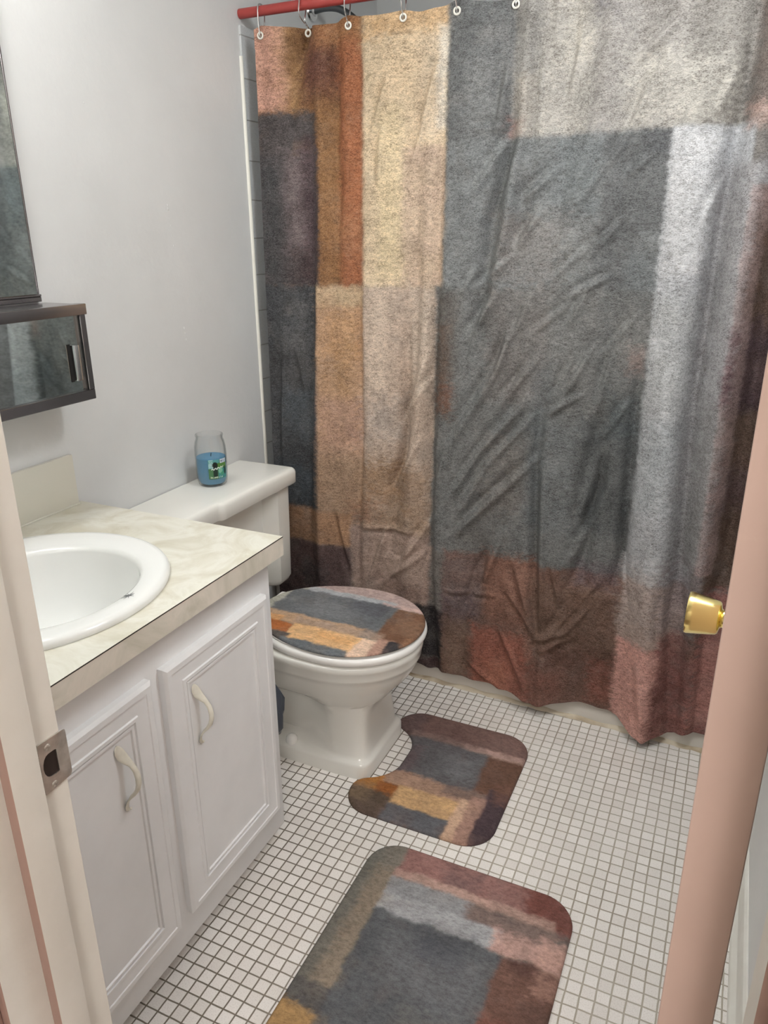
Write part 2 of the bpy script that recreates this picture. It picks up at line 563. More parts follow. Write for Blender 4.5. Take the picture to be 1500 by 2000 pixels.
# =================================================================== bathtub, rod, shower
def tub_loop(x0, x1, y0a, y0b, y1, z, r, n=8):
    # rounded rectangle; the front edge runs from y0a (left) to y0b (right)
    pts = []
    for (cx, cy, a0) in ((x1 - r, y0b + r, -90), (x1 - r, y1 - r, 0), (x0 + r, y1 - r, 90), (x0 + r, y0a + r, 180)):
        for k in range(n + 1):
            a = math.radians(a0 + 90 * k / n)
            pts.append((cx + r * math.cos(a), cy + r * math.sin(a), z))
    return pts
TL, TR, TB = 2.075, 2.016, BY - .004
x0, x1 = WX + .002, RX - .002
loops = [tub_loop(x0, x1, TL, TR, TB, 0, .004), tub_loop(x0, x1, TL, TR, TB, .04, .004), tub_loop(x0, x1, TL + .012, TR + .012, TB, .06, .004), tub_loop(x0, x1, TL + .012, TR + .012, TB, .34, .004), tub_loop(x0, x1, TL - .002, TR - .002, TB, .365, .006), tub_loop(x0, x1, TL, TR, TB, .385, .012), tub_loop(x0 + .01, x1 - .01, TL + .012, TR + .012, TB - .01, .39, .02), tub_loop(x0 + .07, x1 - .07, TL + .08, TR + .08, TB - .08, .388, .09), tub_loop(x0 + .085, x1 - .085, TL + .095, TR + .095, TB - .095, .37, .10), tub_loop(x0 + .14, x1 - .16, TL + .14, TR + .14, TB - .14, .10, .12), tub_loop(x0 + .20, x1 - .22, TL + .2, TR + .2, TB - .2, .07, .10)]
tub = obj('bathtub', loft(loops), M['tubwhite'])
tag(tub, 'white bathtub mostly hidden behind the patterned shower curtain', 'bathtub')
n = 90
bm = bmesh.new()
lo = []
for i in range(n + 1):
    x = x0 + (x1 - x0) * i / n
    y = TL + (TR - TL) * i / n
    w = .011 + .004 * math.sin(i * 1.7) * math.sin(i * .37) 
    h = .010 + .003 * math.sin(i * .9 + 1)
    lo.append([(x, y + .003, -.001), (x, y - w, -.001), (x, y - w * .8, .003), (x, y - w * .35, h * .7), (x, y + .001, h), (x, y + .003, h)])
add_loft(bm, lo)
obj('caulk_bead', bm, M['caulk'], tub)['label'] = 'stained beige caulk line at the floor'

ROD = Vector((0, 2.087, 1.984))
rod = obj('curtain_rod', lathe([(.0128, 0), (.0128, RX - WX - .002)], 24, to_x((WX + .001, ROD.y, ROD.z))), M['red'])
tag(rod, 'red painted shower curtain rod at the top of the curtain', 'curtain rod')

sh = thing('shower', 'dark shower arm on the alcove wall seen under the red rod', 'shower', (WX, 2.50, 2.07))
obj('wall_flange', lathe([(.030, 0), (.028, .006), (.014, .010), (.013, .016)], 28, to_x((WX, 2.50, 2.077))), M['chrome'], sh)
pa = smooth_path([(WX + .005, 2.50, 2.077), (WX + .05, 2.50, 2.082), (WX + .10, 2.50, 2.074), (WX + .15, 2.50, 2.045), (WX + .18, 2.50, 2.01)])
obj('shower_arm', tube(pa, .0105, 14), M['pipe'], sh)
hd = (Vector((.6, 0, -.8))).normalized()
Mh = Matrix.Translation((WX + .178, 2.5, 2.014)) @ hd.to_track_quat('Z', 'Y').to_matrix().to_4x4()
obj('spray_head', lathe([(.010, 0), (.013, .012), (.016, .03), (.034, .06), (.036, .072), (.03, .074), (0, .074)], 32, Mh), M['chrome'], sh)

# =================================================================== shower curtain
WR=[(-0.355,1.838,-0.407,1.765,3),(-0.219,1.849,-0.296,1.785,7),(-0.234,1.776,-0.273,1.718,4),(-0.273,1.718,-0.306,1.625,6),(-0.309,1.62,-0.343,1.558,5),(-0.233,1.589,-0.289,1.536,4),(-0.252,1.606,-0.3,1.531,3),(-0.353,1.556,-0.407,1.477,4),(-0.476,1.549,-0.547,1.483,7),(-0.51,1.449,-0.563,1.367,6),(-0.618,1.654,-0.692,1.652,3),(-0.597,1.641,-0.68,1.508,6),(-0.582,1.588,-0.634,1.408,7),(-0.613,1.243,-0.686,1.126,7),(-0.64,1.213,-0.686,1.044,4),(-0.519,1.232,-0.604,1.049,5),(-0.573,1.161,-0.594,1.05,6),(-0.577,1.079,-0.719,0.833,8),(-0.491,1.077,-0.585,0.95,6),(-0.519,0.956,-0.639,0.803,6),(-0.639,0.803,-0.714,0.673,5),(-0.495,0.915,-0.6,0.785,5),(-0.608,0.784,-0.681,0.632,6),(-0.351,1.105,-0.427,0.949,6),(-0.362,0.994,-0.444,0.936,4),(-0.389,1.089,-0.442,0.962,4),(-0.293,1.108,-0.318,0.959,5),(-0.481,0.791,-0.64,0.605,6),(-0.538,0.746,-0.633,0.623,4),(-0.588,0.693,-0.695,0.547,6),(-0.294,0.905,-0.337,0.604,9),(-0.271,0.735,-0.343,0.532,8),(-0.317,1.297,-0.417,1.243,4),(-0.365,1.271,-0.415,1.168,4),(-0.552,0.57,-0.653,0.277,9),(-0.507,0.462,-0.44,0.261,6),(-0.518,0.375,-0.432,0.255,5),(-0.274,0.457,-0.408,0.243,7),(-0.264,0.418,-0.384,0.239,6),(-0.447,0.727,-0.423,0.257,7),(-0.447,0.242,-0.342,0.292,4),(-0.414,0.22,-0.326,0.279,4),(-0.802,1.08,-0.898,0.831,5),(-0.793,1.008,-0.873,0.896,4),(-0.823,0.822,-0.916,0.649,5),(-0.762,0.604,-0.926,0.349,5),(-0.802,0.461,-0.963,0.324,5),(-1.035,0.511,-0.855,0.522,3),(-0.907,0.616,-1.001,0.316,5),(-1.108,0.553,-1.057,0.362,4),(-0.742,0.815,-0.772,0.668,4),(-1.198,1.903,-1.249,1.779,9),(-1.093,1.773,-1.095,1.585,9),(-0.941,1.786,-0.988,1.656,6),(-0.957,1.679,-0.969,1.542,5),(-0.792,1.819,-0.839,1.684,7),(-0.832,1.696,-0.875,1.564,5),(-1.019,1.244,-1.023,0.898,5),(-0.863,1.262,-0.865,0.834,8),(-0.84,0.852,-0.907,0.65,7),(-1.296,1.038,-1.309,0.703,5),(-1.244,1.056,-1.223,0.946,4),(-1.168,1.256,-1.194,0.54,4),(-0.612,1.793,-0.637,1.637,6),(-0.521,1.849,-0.534,1.654,8),(-0.436,1.841,-0.461,1.694,4),(-0.085,1.739,-0.116,1.661,4),(-0.078,1.534,-0.108,1.437,4),(-0.132,0.239,-0.093,0.004,5),(-0.089,0.477,-0.075,0.236,4),(-0.402,0.498,-0.361,0.339,4),(-0.639,0.114,-0.534,0.047,4),(-0.544,0.247,-0.454,0.087,5),(-0.715,0.354,-0.582,0.363,3),(-0.362,1.382,-0.458,1.295,4),(-0.293,1.44,-0.371,1.345,4),(-0.666,1.318,-0.707,1.251,4),(-0.569,1.345,-0.664,1.266,4),(-0.426,1.219,-0.503,1.151,4),(-0.245,1.2,-0.312,1.107,3),(-0.241,0.979,-0.292,0.891,4)]
HOOKX = (-1.327, -1.194, -1.059, -.896, -.751, -.603)
CX0, CX1 = -1.348, .160
nx, nz = 400, 520
zt = np.linspace(0, 1, nz)
U, T = np.meshgrid(np.linspace(CX0, CX1, nx), zt)
hemx = [-1.35, -1.2, -1.0, -.834, -.75, -.659, -.565, -.50, -.46, -.423, -.38, -.322, -.25, -.205, -.16, -.091, -.04, .02, .064, .17]
hemz = [.060, .058, .056, .052, .044, .042, .040, .036, .032, .028, .040, .056, .062, .058, .036, .016, .036, .052, .060, .060]
hem = np.interp(U, hemx, hemz) + .012 * np.clip((-.40 - U) / .05, 0, 1) + .003 + .003 * np.sin(U * 60)
pins = list(HOOKX) + [-.455, -.31, -.165, -.02, .12]
top = np.full_like(U, 1.936)
sag = np.zeros_like(U)
for a, b in zip([CX0 - .06] + pins, pins + [CX1 + .08]):
    m_ = (U >= a) & (U < b)
    sag[m_] = np.sin(PI * (U[m_] - a) / (b - a))
top = 1.944 - .010 * sag + .004 * np.sin(U * 23)
Z = hem + (top - hem) * T
def ridge(u, z, pts, w, amp):
    """soft long fold: pts = (x, z, strength) from top to bottom"""
    p = sorted(pts, key=lambda q: q[1])
    xs = np.interp(z, [q[1] for q in p], [q[0] for q in p])
    st = np.interp(z, [q[1] for q in p], [q[2] for q in p])
    return 2.3 * amp * st * np.exp(-((u - xs) / w) ** 2)
d = np.zeros_like(U)
# gathering at the hooks
fade = np.exp(-(top - Z) / .30)
d += .011 * (sag - .4) * fade
d += .006 * np.sin(U * 34 + 1.2) * np.exp(-(top - Z) / .55)
# broad hang
d += .010 * np.sin(U * 9.5 + .6 + Z * .8) * (.4 + .6 * (1 - T)) + .006 * np.sin(U * 17 + 2.0 - Z * 1.4)
# the big fold down the right side
d += ridge(U, Z, [(-.17, 1.9, .1), (-.15, 1.45, .55), (-.145, 1.0, .9), (-.13, .5, 1), (-.105, 0, 1.35)], .050, .019)
d += ridge(U, Z, [(-.222, 1.25, .0), (-.222, .9, .7), (-.212, .5, 1.1), (-.205, 0, 1.0)], .016, -.016)
d += ridge(U, Z, [(-.05, 1.95, .5), (-.075, 1.5, 1), (-.085, 1.0, 1), (-.06, .5, .8), (-.02, 0, .5)], .022, -.020)
d += ridge(U, Z, [(-.02, 1.7, .4), (-.02, 1.3, 1), (-.02, .8, 1), (.0, .4, .6), (.02, 0, .2)], .028, .016)
d += ridge(U, Z, [(.06, 1.95, .2), (.05, 1.3, 1), (.05, .5, 1), (.06, 0, .8)], .030, -.022)
# folds of the middle and left
d += ridge(U, Z, [(-.60, 1.8, .3), (-.60, 1.62, 1), (-.635, 1.4, 1), (-.67, 1.2, .3), (-.70, 1.0, 0)], .022, -.014)
d += ridge(U, Z, [(-.56, 1.7, .2), (-.585, 1.5, 1), (-.61, 1.35, 1), (-.64, 1.1, .2)], .020, .010)
d += ridge(U, Z, [(-.52, 1.93, .6), (-.53, 1.7, 1), (-.56, 1.55, .3)], .020, -.012)
d += ridge(U, Z, [(-.855, 1.4, .2), (-.86, 1.1, 1), (-.885, .8, .9), (-.93, .5, .4)], .020, -.013)
d += ridge(U, Z, [(-.82, 1.2, .3), (-.835, .9, 1), (-.86, .6, .6)], .025, .010)
d += ridge(U, Z, [(-.785, 1.95, .3), (-.79, 1.3, .6), (-.795, .9, 1), (-.79, .4, 1), (-.75, 0, .8)], .016, -.012)
d += ridge(U, Z, [(-1.10, 1.9, .6), (-1.097, 1.7, 1.2), (-1.10, 1.5, .6), (-1.11, 1.2, .1)], .018, -.014)
d += ridge(U, Z, [(-1.205, 1.93, 1), (-1.225, 1.85, 1.2), (-1.25, 1.74, .5), (-1.25, 1.6, 0)], .022, -.018)
d += ridge(U, Z, [(-1.155, 1.9, .4), (-1.15, 1.5, .8), (-1.16, 1.0, 1), (-1.17, .5, 1), (-1.17, .2, .6)], .022, .009)
d += ridge(U, Z, [(-1.03, 1.3, .5), (-1.025, 1.0, 1), (-1.04, .5, .8)], .015, -.008)
d += ridge(U, Z, [(-.30, .95, .2), (-.305, .75, 1.2), (-.325, .5, .8), (-.36, .3, .2)], .024, -.016)
d += ridge(U, Z, [(-.46, 1.1, .2), (-.475, .8, 1), (-.455, .5, 1), (-.43, .25, .8)], .016, -.009)
d += ridge(U, Z, [(-.43, .28, .2), (-.425, .12, 1.2), (-.42, 0, 1.4)], .060, .010)
d += ridge(U, Z, [(-.64, .6, .3), (-.62, .4, 1), (-.66, .2, .6)], .030, -.012)
d += ridge(U, Z, [(-.36, 1.93, .6), (-.37, 1.7, .8), (-.45, 1.4, .2)], .03, .010)
# creases
for (xa, za, xb, zb, a_) in WR:
    L2 = (xb - xa) ** 2 + (zb - za) ** 2
    t = ((U - xa) * (xb - xa) + (Z - za) * (zb - za)) / L2
    tc = np.clip(t, -.15, 1.15)
    L_ = math.sqrt(L2)
    s = ((U - xa) * (zb - za) - (Z - za) * (xb - xa)) / L_
    along = np.clip(np.sin(PI * (tc + .15) / 1.3), 0, 1) ** .8
    w = .0055 + .0009 * a_
    q = s / w
    d += a_ * .0021 * along * (np.exp(-q * q) - .75 * np.exp(-((q - 1.7) / 1.25) ** 2))
# fine crumple
d += .0030 * (fbm(U * 18 + Z * 9, Z * 11 - U * 5, 31, 4) - .5) * 2 * (.5 + .5 * (1 - T))
d += .0011 * (fbm(U * 70 + Z * 30, Z * 38, 77, 3) - .5) * 2
# hem and seam
d += .0016 * sstep((Z - (top - .050)) / .004)
d -= .0016 * np.exp(-((Z - (top - .050)) / .0022) ** 2)
d += .0012 * sstep(((hem + .022) - Z) / .004)
basey = np.interp(Z, [0, .42, 1.0, 1.9, 2.0], [2.022, 2.028, 2.050, 2.074, 2.075]) + .012 - .024 * (U - CX0) / (CX1 - CX0) * np.clip((1.6 - Z) / 1.2, 0, 1)
Y = basey - d
# below the rim the cloth rests against the outside of the tub
tubf = 2.075 + (2.016 - 2.075) * (U - (WX + .002)) / (RX - WX - .004) - .0075
lim = np.where(Z < .42, tubf, 9.0)
lim = np.where(Z >= .42, tubf + (Z - .42) * .35, lim)
over = np.maximum(Y - lim, 0)
Y = np.minimum(Y, lim)
P = np.stack([U, Y, Z], -1)

BL = [
 # x0, x1, z0, z1, colour, edge softness, opacity
 (-1.36, -1.02, 1.25, 1.96, (156, 110, 70), .02, 1),
 (-1.36, -1.255, 1.73, 1.96, (214, 160, 138), .015, 1),
 (-1.275, -1.20, 1.72, 1.93, (186, 144, 98), .03, .8),
 (-1.21, -1.06, 1.74, 1.885, (98, 62, 44), .04, 1),
 (-1.205, -1.135, 1.80, 1.92, (110, 70, 60), .03, .8),
 (-1.17, -1.10, 1.40, 1.75, (170, 124, 78), .04, .8),
 (-1.10, -1.015, 1.25, 1.90, (150, 92, 60), .016, 1),
 (-1.16, -1.10, 1.25, 1.50, (146, 104, 66), .03, .8),
 (-1.10, -1.015, 1.38, 1.46, (196, 140, 100), .04, .6),
 (-1.19, -.98, 1.885, 1.96, (172, 116, 74), .02, .9),
 (-1.36, -1.165, 1.255, 1.73, (92, 84, 84), .015, 1),
 (-1.36, -1.16, 1.255, 1.62, (88, 80, 82), .015, 1),
 (-1.27, -1.19, 1.36, 1.62, (142, 122, 122), .03, .8),
 (-1.22, -1.165, 1.26, 1.66, (72, 52, 58), .02, .9),
 (-1.36, -1.28, 1.25, 1.60, (62, 64, 66), .03, .9),
 (-1.26, -1.165, 1.26, 1.36, (70, 50, 48), .03, .7),
 (-1.36, -1.165, .55, 1.257, (64, 66, 70), .01, 1),
 (-1.29, -1.20, .95, 1.22, (96, 97, 99), .04, .6),
 (-1.36, -1.18, .56, .70, (64, 78, 90), .03, .7),
 (-1.36, -1.22, .93, 1.06, (60, 58, 58), .03, .7),
 (-1.30, -1.18, .76, .94, (76, 86, 94), .03, .6),
 (-1.30, -1.16, .70, .79, (52, 54, 57), .03, .6),
 # cream and tan columns
 (-1.02, -.765, 1.255, 1.96, (222, 198, 164), .012, 1),
 (-1.02, -.765, 1.885, 1.96, (218, 174, 122), .02, .9),
 (-.86, -.77, 1.63, 1.88, (222, 200, 172), .02, .8),
 (-.98, -.86, 1.75, 1.88, (214, 186, 150), .03, .7),
 (-.90, -.77, 1.255, 1.622, (200, 174, 152), .012, .85),
 (-.97, -.90, 1.28, 1.72, (226, 204, 164), .03, .8),
 (-.80, -.765, 1.66, 1.90, (232, 224, 208), .008, .9),
 (-1.17, -1.02, .56, 1.255, (190, 152, 120), .012, 1),
 (-1.17, -1.02, 1.20, 1.257, (208, 184, 148), .01, .9),
 (-1.15, -1.03, 1.05, 1.19, (186, 142, 98), .04, .8),
 (-1.13, -1.06, .93, 1.08, (160, 118, 70), .04, .6),
 (-1.16, -1.02, .74, .92, (176, 138, 122), .03, .8),
 (-1.17, -1.02, .56, .76, (160, 134, 112), .03, .8),
 (-1.02, -.79, .50, 1.255, (192, 170, 152), .01, 1),
 (-1.01, -.94, .95, 1.255, (212, 192, 172), .02, .8),
 (-.94, -.79, .85, 1.10, (184, 162, 144), .04, .7),
 (-.87, -.80, .95, 1.255, (206, 190, 172), .03, .7),
 (-1.01, -.88, .80, .93, (186, 170, 158), .04, .7),
 (-1.17, -.80, .50, .73, (156, 128, 104), .03, .75),
 (-1.01, -.90, .62, .74, (150, 112, 74), .05, .6),
 (-1.06, -.98, .52, .60, (152, 104, 78), .04, .6),
 # bottom left
 (-1.36, -1.06, .435, .553, (150, 112, 82), .012, 1),
 (-1.36, -1.06, .25, .437, (84, 62, 60), .012, 1),
 (-1.25, -1.15, .25, .36, (50, 46, 50), .03, .8),
 (-1.06, -.79, .27, .51, (148, 124, 112), .012, 1),
 (-1.00, -.80, .36, .51, (158, 134, 120), .03, .8),
 (-.96, -.79, .26, .34, (122, 96, 84), .03, .8),
 (-1.36, -.93, .04, .26, (70, 52, 50), .02, 1),
 (-.95, -.725, .10, .282, (40, 36, 38), .012, 1),
 (-.95, -.725, .02, .10, (66, 46, 46), .012, 1),
 # big grey field
 (-.775, -.20, 1.62, 1.96, (170, 166, 160), .012, 1),
 (-.775, -.60, 1.62, 1.96, (104, 107, 108), .012, 1),
 (-.72, -.64, 1.64, 1.82, (146, 148, 147), .04, .75),
 (-.64, -.59, 1.65, 1.90, (118, 118, 117), .03, .7),
 (-.605, -.57, 1.60, 1.67, (168, 108, 98), .015, .8),
 (-.59, -.535, 1.60, 1.77, (212, 200, 184), .015, .8),
 (-.56, -.52, 1.60, 1.96, (110, 107, 102), .03, .6),
 (-.53, -.40, 1.62, 1.96, (190, 184, 174), .02, .85),
 (-.47, -.42, 1.80, 1.90, (218, 210, 192), .03, .7),
 (-.40, -.19, 1.62, 1.96, (178, 172, 166), .02, .9),
 (-.42, -.36, 1.88, 1.96, (110, 108, 116), .03, .7),
 (-.32, -.08, 1.63, 1.79, (208, 202, 190), .05, .8),
 (-.20, -.05, 1.77, 1.96, (172, 166, 158), .03, .9),
 (-.775, -.19, 1.25, 1.628, (120, 124, 125), .01, 1),
 (-.48, -.36, 1.43, 1.62, (120, 128, 131), .03, .7),
 (-.36, -.20, 1.40, 1.628, (104, 106, 107), .015, .9),
 (-.27, -.19, 1.58, 1.628, (92, 94, 98), .01, .8),
 (-.62, -.45, 1.28, 1.44, (144, 136, 131), .035, .8),
 (-.46, -.36, 1.30, 1.43, (146, 146, 144), .03, .7),
 (-.37, -.26, 1.25, 1.42, (92, 93, 94), .02, .8),
 (-.28, -.20, 1.25, 1.36, (106, 112, 114), .02, .8),
 (-.795, -.19, .48, 1.262, (110, 112, 111), .01, 1),
 (-.79, -.72, .90, 1.25, (96, 88, 82), .02, .9),
 (-.785, -.74, .90, 1.16, (112, 88, 72), .02, .8),
 (-.77, -.73, .92, .99, (130, 80, 58), .02, .7),
 (-.72, -.66, 1.0, 1.4, (128, 130, 130), .03, .5),
 (-.63, -.46, .95, 1.26, (124, 118, 114), .03, .6),
 (-.46, -.33, 1.0, 1.28, (122, 122, 120), .03, .6),
 (-.62, -.50, .62, .85, (116, 106, 98), .04, .6),
 (-.50, -.45, .60, 1.06, (88, 100, 106), .02, .55),
 (-.45, -.36, .60, .905, (112, 118, 120), .02, .7),
 (-.36, -.19, .60, .92, (84, 88, 90), .03, .7),
 (-.29, -.20, .88, 1.00, (82, 92, 96), .02, .7),
 (-.30, -.20, 1.06, 1.22, (140, 138, 134), .03, .6),
 (-.25, -.21, 1.06, 1.12, (176, 146, 136), .02, .6),
 (-.70, -.56, .48, .60, (104, 100, 96), .03, .6),
 # bottom middle
 (-.735, -.19, .02, .49, (112, 82, 70), .014, 1),
 (-.735, -.60, .28, .48, (112, 96, 94), .02, .85),
 (-.74, -.62, .22, .34, (88, 72, 80), .03, .7),
 (-.60, -.46, .28, .50, (128, 88, 72), .03, .9),
 (-.54, -.44, .33, .47, (142, 102, 86), .03, .6),
 (-.73, -.64, .03, .26, (116, 92, 76), .02, .9),
 (-.64, -.45, .04, .25, (140, 82, 66), .03, .95),
 (-.60, -.50, .03, .14, (170, 104, 80), .04, .7),
 (-.50, -.34, .02, .16, (124, 76, 64), .03, .8),
 (-.46, -.20, .22, .44, (108, 82, 68), .03, .8),
 (-.40, -.19, .16, .25, (92, 60, 50), .03, .7),
 (-.36, -.24, .06, .18, (104, 76, 66), .03, .7),
 (-.27, -.20, .08, .22, (136, 76, 62), .02, .8),
 (-.34, -.22, .45, .52, (98, 80, 88), .02, .7),
 # pale strip and right end
 (-.205, -.03, .48, 1.632, (186, 188, 192), .01, 1),
 (-.20, -.10, 1.30, 1.62, (204, 204, 206), .02, .8),
 (-.20, -.10, .70, .95, (168, 176, 180), .03, .8),
 (-.20, -.10, .95, 1.25, (190, 192, 192), .03, .6),
 (-.10, .02, .55, 1.55, (160, 158, 160), .02, .9),
 (-.06, .02, .55, 1.0, (142, 140, 140), .03, .7),
 (-.20, -.03, .30, .50, (158, 136, 126), .015, 1),
 (-.20, -.10, .36, .54, (164, 150, 144), .03, .7),
 (-.10, .02, .36, .56, (110, 96, 100), .03, .8),
 (-.20, -.05, .0, .31, (196, 142, 130), .015, 1),
 (-.09, .02, .0, .36, (122, 76, 70), .02, .9),
 (-.05, .03, .03, .14, (150, 98, 90), .03, .8),
 (-.01, .02, .30, .46, (104, 82, 70), .02, .8),
 (-.05, .18, 1.65, 1.96, (118, 104, 96), .02, .95),
 (-.05, .18, 1.62, 1.67, (204, 172, 160), .012, .9),
 (.0, .18, .5, 1.50, (106, 84, 72), .015, 1),
 (.0, .18, .98, 1.20, (92, 68, 72), .03, .9),
 (.0, .18, .72, .84, (92, 66, 72), .03, .7),
 (-.02, .022, .55, 1.50, (172, 146, 142), .008, .55),
 (-.022, -.002, 1.0, 1.18, (96, 62, 72), .01, .8),
 (.01, .18, .0, .50, (140, 84, 76), .02, .9),
 (.02, .09, .10, .36, (176, 122, 112), .02, .8),
]
GAIN = 1.0
def tone(b):
    # lamp falloff offset in the colour: upper blocks darker, bottom lighter, small accents blended into their field
    a, e, c_, d_, col, so, op = b
    k = 1.0
    if c_ >= 1.2 and e <= -.75:
        k = (.95 if min(col) > 120 else .90) if min(col) > 66 else 1.06
    elif d_ <= .56:
        k = 1.10
    elif max(col) - min(col) < 22 and max(col) < 130:
        k = 1.04
    if c_ >= 1.58 and e > -.77 and min(col) > 140:
        k = .94
    g = sum(col) / 3
    sat = .72 if (max(col) - min(col) < 30) else (.80 if d_ <= .56 else .88)
    col = tuple(min(255, (g + (v - g) * sat) * k) for v in col)
    area = (e - a) * (d_ - c_)
    small = area < .03 and op < 1
    return (a, e, c_, d_, col, so * (2.2 if small else 1.5), op * (.72 if small else 1))
BL = [tone(b) for b in BL]
rgb = paint(U, Z, (120, 116, 112), BL, GAIN, 3, .005, .16)
cur = thing('shower_curtain', 'patchwork printed shower curtain in grey, rust and cream hanging from the red rod', 'shower curtain', (-.6, 2.06, .03))
me = grid_mesh('curtain_panel', P, rgb)
M['curtain'] = print_mat('printed_curtain_fabric', 380, .6, .8, 1.5, .74, .72)
panel = link('curtain_panel', me, M['curtain'], cur, smooth=0)
for p_ in me.polygons:
    p_.use_smooth = True

def surf_y(x, z):
    i = int(round((x - CX0) / (CX1 - CX0) * (nx - 1)))
    col = Z[:, i]
    k = int(np.argmin(np.abs(col - z)))
    return float(Y[k, i])
GZ = 1.922
for hx in HOOKX:
    y = min(surf_y(hx + a, GZ + b) for a in (-.008, 0, .008) for b in (-.008, 0, .008))
    bm = bmesh.new()
    ring = [(hx + .0078 * math.cos(2 * PI * k / 24), y - .0012, GZ + .0078 * math.sin(2 * PI * k / 24)) for k in range(24)]
    add_tube(bm, ring, .0026, 8, True)
    obj('grommet', bm, M['grommet'], cur)['label'] = 'white ring grommet'

hook_lab = ['chrome curtain hook nearest the wall, through the pink corner of the curtain',
            'chrome curtain hook over the dark brown patch, second from the left wall',
            'chrome curtain hook over the orange rust patch, third from the left wall',
            'chrome curtain hook over the cream part of the curtain, fourth from the left wall',
            'chrome curtain hook where cream meets grey, fifth from the left wall',
            'chrome curtain hook over the pale grey patch, sixth and furthest from the wall']
hooks = []
for i, hx in enumerate(HOOKX):
    y = surf_y(hx, GZ)
    dx = random.uniform(-.004, .004)
    q = [(hx + dx, 2.087, 2.0005), (hx + dx, 2.0755, 1.997), (hx + dx * .9, 2.0705, 1.984), (hx + dx * .6, min(2.069, y - .006), 1.955), (hx + dx * .2, y - .007, 1.932), (hx, y - .006, 1.922), (hx, y + .002, 1.9175), (hx, y + .012, 1.921), (hx + dx * .4, 2.098, 1.945), (hx + dx * .8, 2.1035, 1.972), (hx + dx, 2.1025, 1.989), (hx + dx, 2.097, 1.998)]
    P_ = smooth_path(q + q[:1], 4)[:-1]
    h = obj('curtain_hook', tube(P_, .0018, 8, True), M['chrome'])
    tag(h, hook_lab[i], 'curtain hook', 'chrome hooks along the curtain rod')

# =================================================================== vanity
VX = -.851; VY0, VY1 = .490, 1.246; VZ0, VZ1 = .047, .755
van = thing('bathroom_vanity', 'white painted bathroom vanity cabinet with two doors under the sink', 'vanity cabinet', (-1.12, .87, 0))
bm = bmesh.new()
tk = .016
add_box(bm, VX - tk, VX, VY0, VY1, VZ0, VZ1 - .001, .002, 2)                 # face frame
add_box(bm, WX + .004, VX - tk + .001, VY1 - tk, VY1, VZ0, VZ1 - .001, .001, 1)
add_box(bm, WX + .004, VX - tk + .001, VY0, VY0 + tk, VZ0, VZ1 - .001, .001, 1)
add_box(bm, WX + .004, VX - tk + .001, VY0 + tk - .001, VY1 - tk + .001, VZ0, VZ0 + tk)
add_box(bm, WX + .004, WX + .010, VY0 + tk - .001, VY1 - tk + .001, VZ0, VZ1 - .001)
obj('cabinet_body', bm, M['cab'], van)
obj('toe_kick', box(WX + .004, VX - .055, VY0 + .01, VY1 - .004, 0, VZ0 + .002), M['cab'], van, smooth=0)

def inset_door(y0, y1, z0, z1):
    steps = [(0, 0), (0, .012), (.001, .0135), (.006, .0175), (.012, .018), (.0165, .018), (.018, .0160), (.041, .0160), (.0425, .0158), (.044, .0188), (.0505, .0188), (.0515, .0150), (.0535, .0150), (.0545, .0172), (.0595, .0172), (.061, .0138), (.0625, .0138)]
    loops = [[(VX + h, y0 + i, z0 + i), (VX + h, y1 - i, z0 + i), (VX + h, y1 - i, z1 - i), (VX + h, y0 + i, z1 - i)] for i, h in steps]
    return loft(loops)

def pull(y, zc):
    """bent-leaf pull: flat leaf ends and a bowed grip"""
    X = VX + .0139
    # (z, y, x offset, half width, half thickness, twist)
    st = [(.0700, -.0100, .0010, .0015, .0010, 0), (.0660, -.0105, .0018, .0058, .0012, .1), (.0580, -.0090, .0030, .0085, .0014, .2), (.0480, -.0060, .0048, .0092, .0016, .3), (.0380, -.0015, .0090, .0072, .0022, .35), (.0290, .0020, .0155, .0050, .0032, .3), (.0180, .0035, .0215, .0050, .0040, .15), (.0050, .0038, .0245, .0056, .0042, 0), (-.0080, .0034, .0245, .0058, .0042, 0), (-.0200, .0022, .0215, .0056, .0040, -.1), (-.0300, .0000, .0150, .0054, .0034, -.2), (-.0370, -.0030, .0085, .0062, .0024, -.3), (-.0440, -.0062, .0045, .0066, .0016, -.3), (-.0530, -.0082, .0028, .0056, .0014, -.2), (-.0600, -.0072, .0020, .0042, .0013, -.1), (-.0650, -.0040, .0016, .0030, .0012, .5), (-.0660, -.0002, .0014, .0022, .0011, 1.0), (-.0640, .0022, .0012, .0014, .0010, 1.4)]
    loops = []
    for i, (z, dy, dx, w, th, tw) in enumerate(st):
        a = st[max(i - 1, 0)]; b = st[min(i + 1, len(st) - 1)]
        t = Vector((b[2] - a[2], b[1] - a[1], b[0] - a[0])).normalized()
        s = Vector((0, 1, 0)); s = (s - t * s.dot(t)).normalized()
        n = t.cross(s)
        if n.x < 0:
            n = -n
        s, n = s * math.cos(tw) + n * math.sin(tw), n * math.cos(tw) - s * math.sin(tw)
        c = Vector((X + dx, y + dy, zc + z))
        loops.append([c + s * w * math.cos(2 * PI * k / 12) + n * th * math.sin(2 * PI * k / 12) for k in range(12)])
    bm = loft(loops)
    return bm

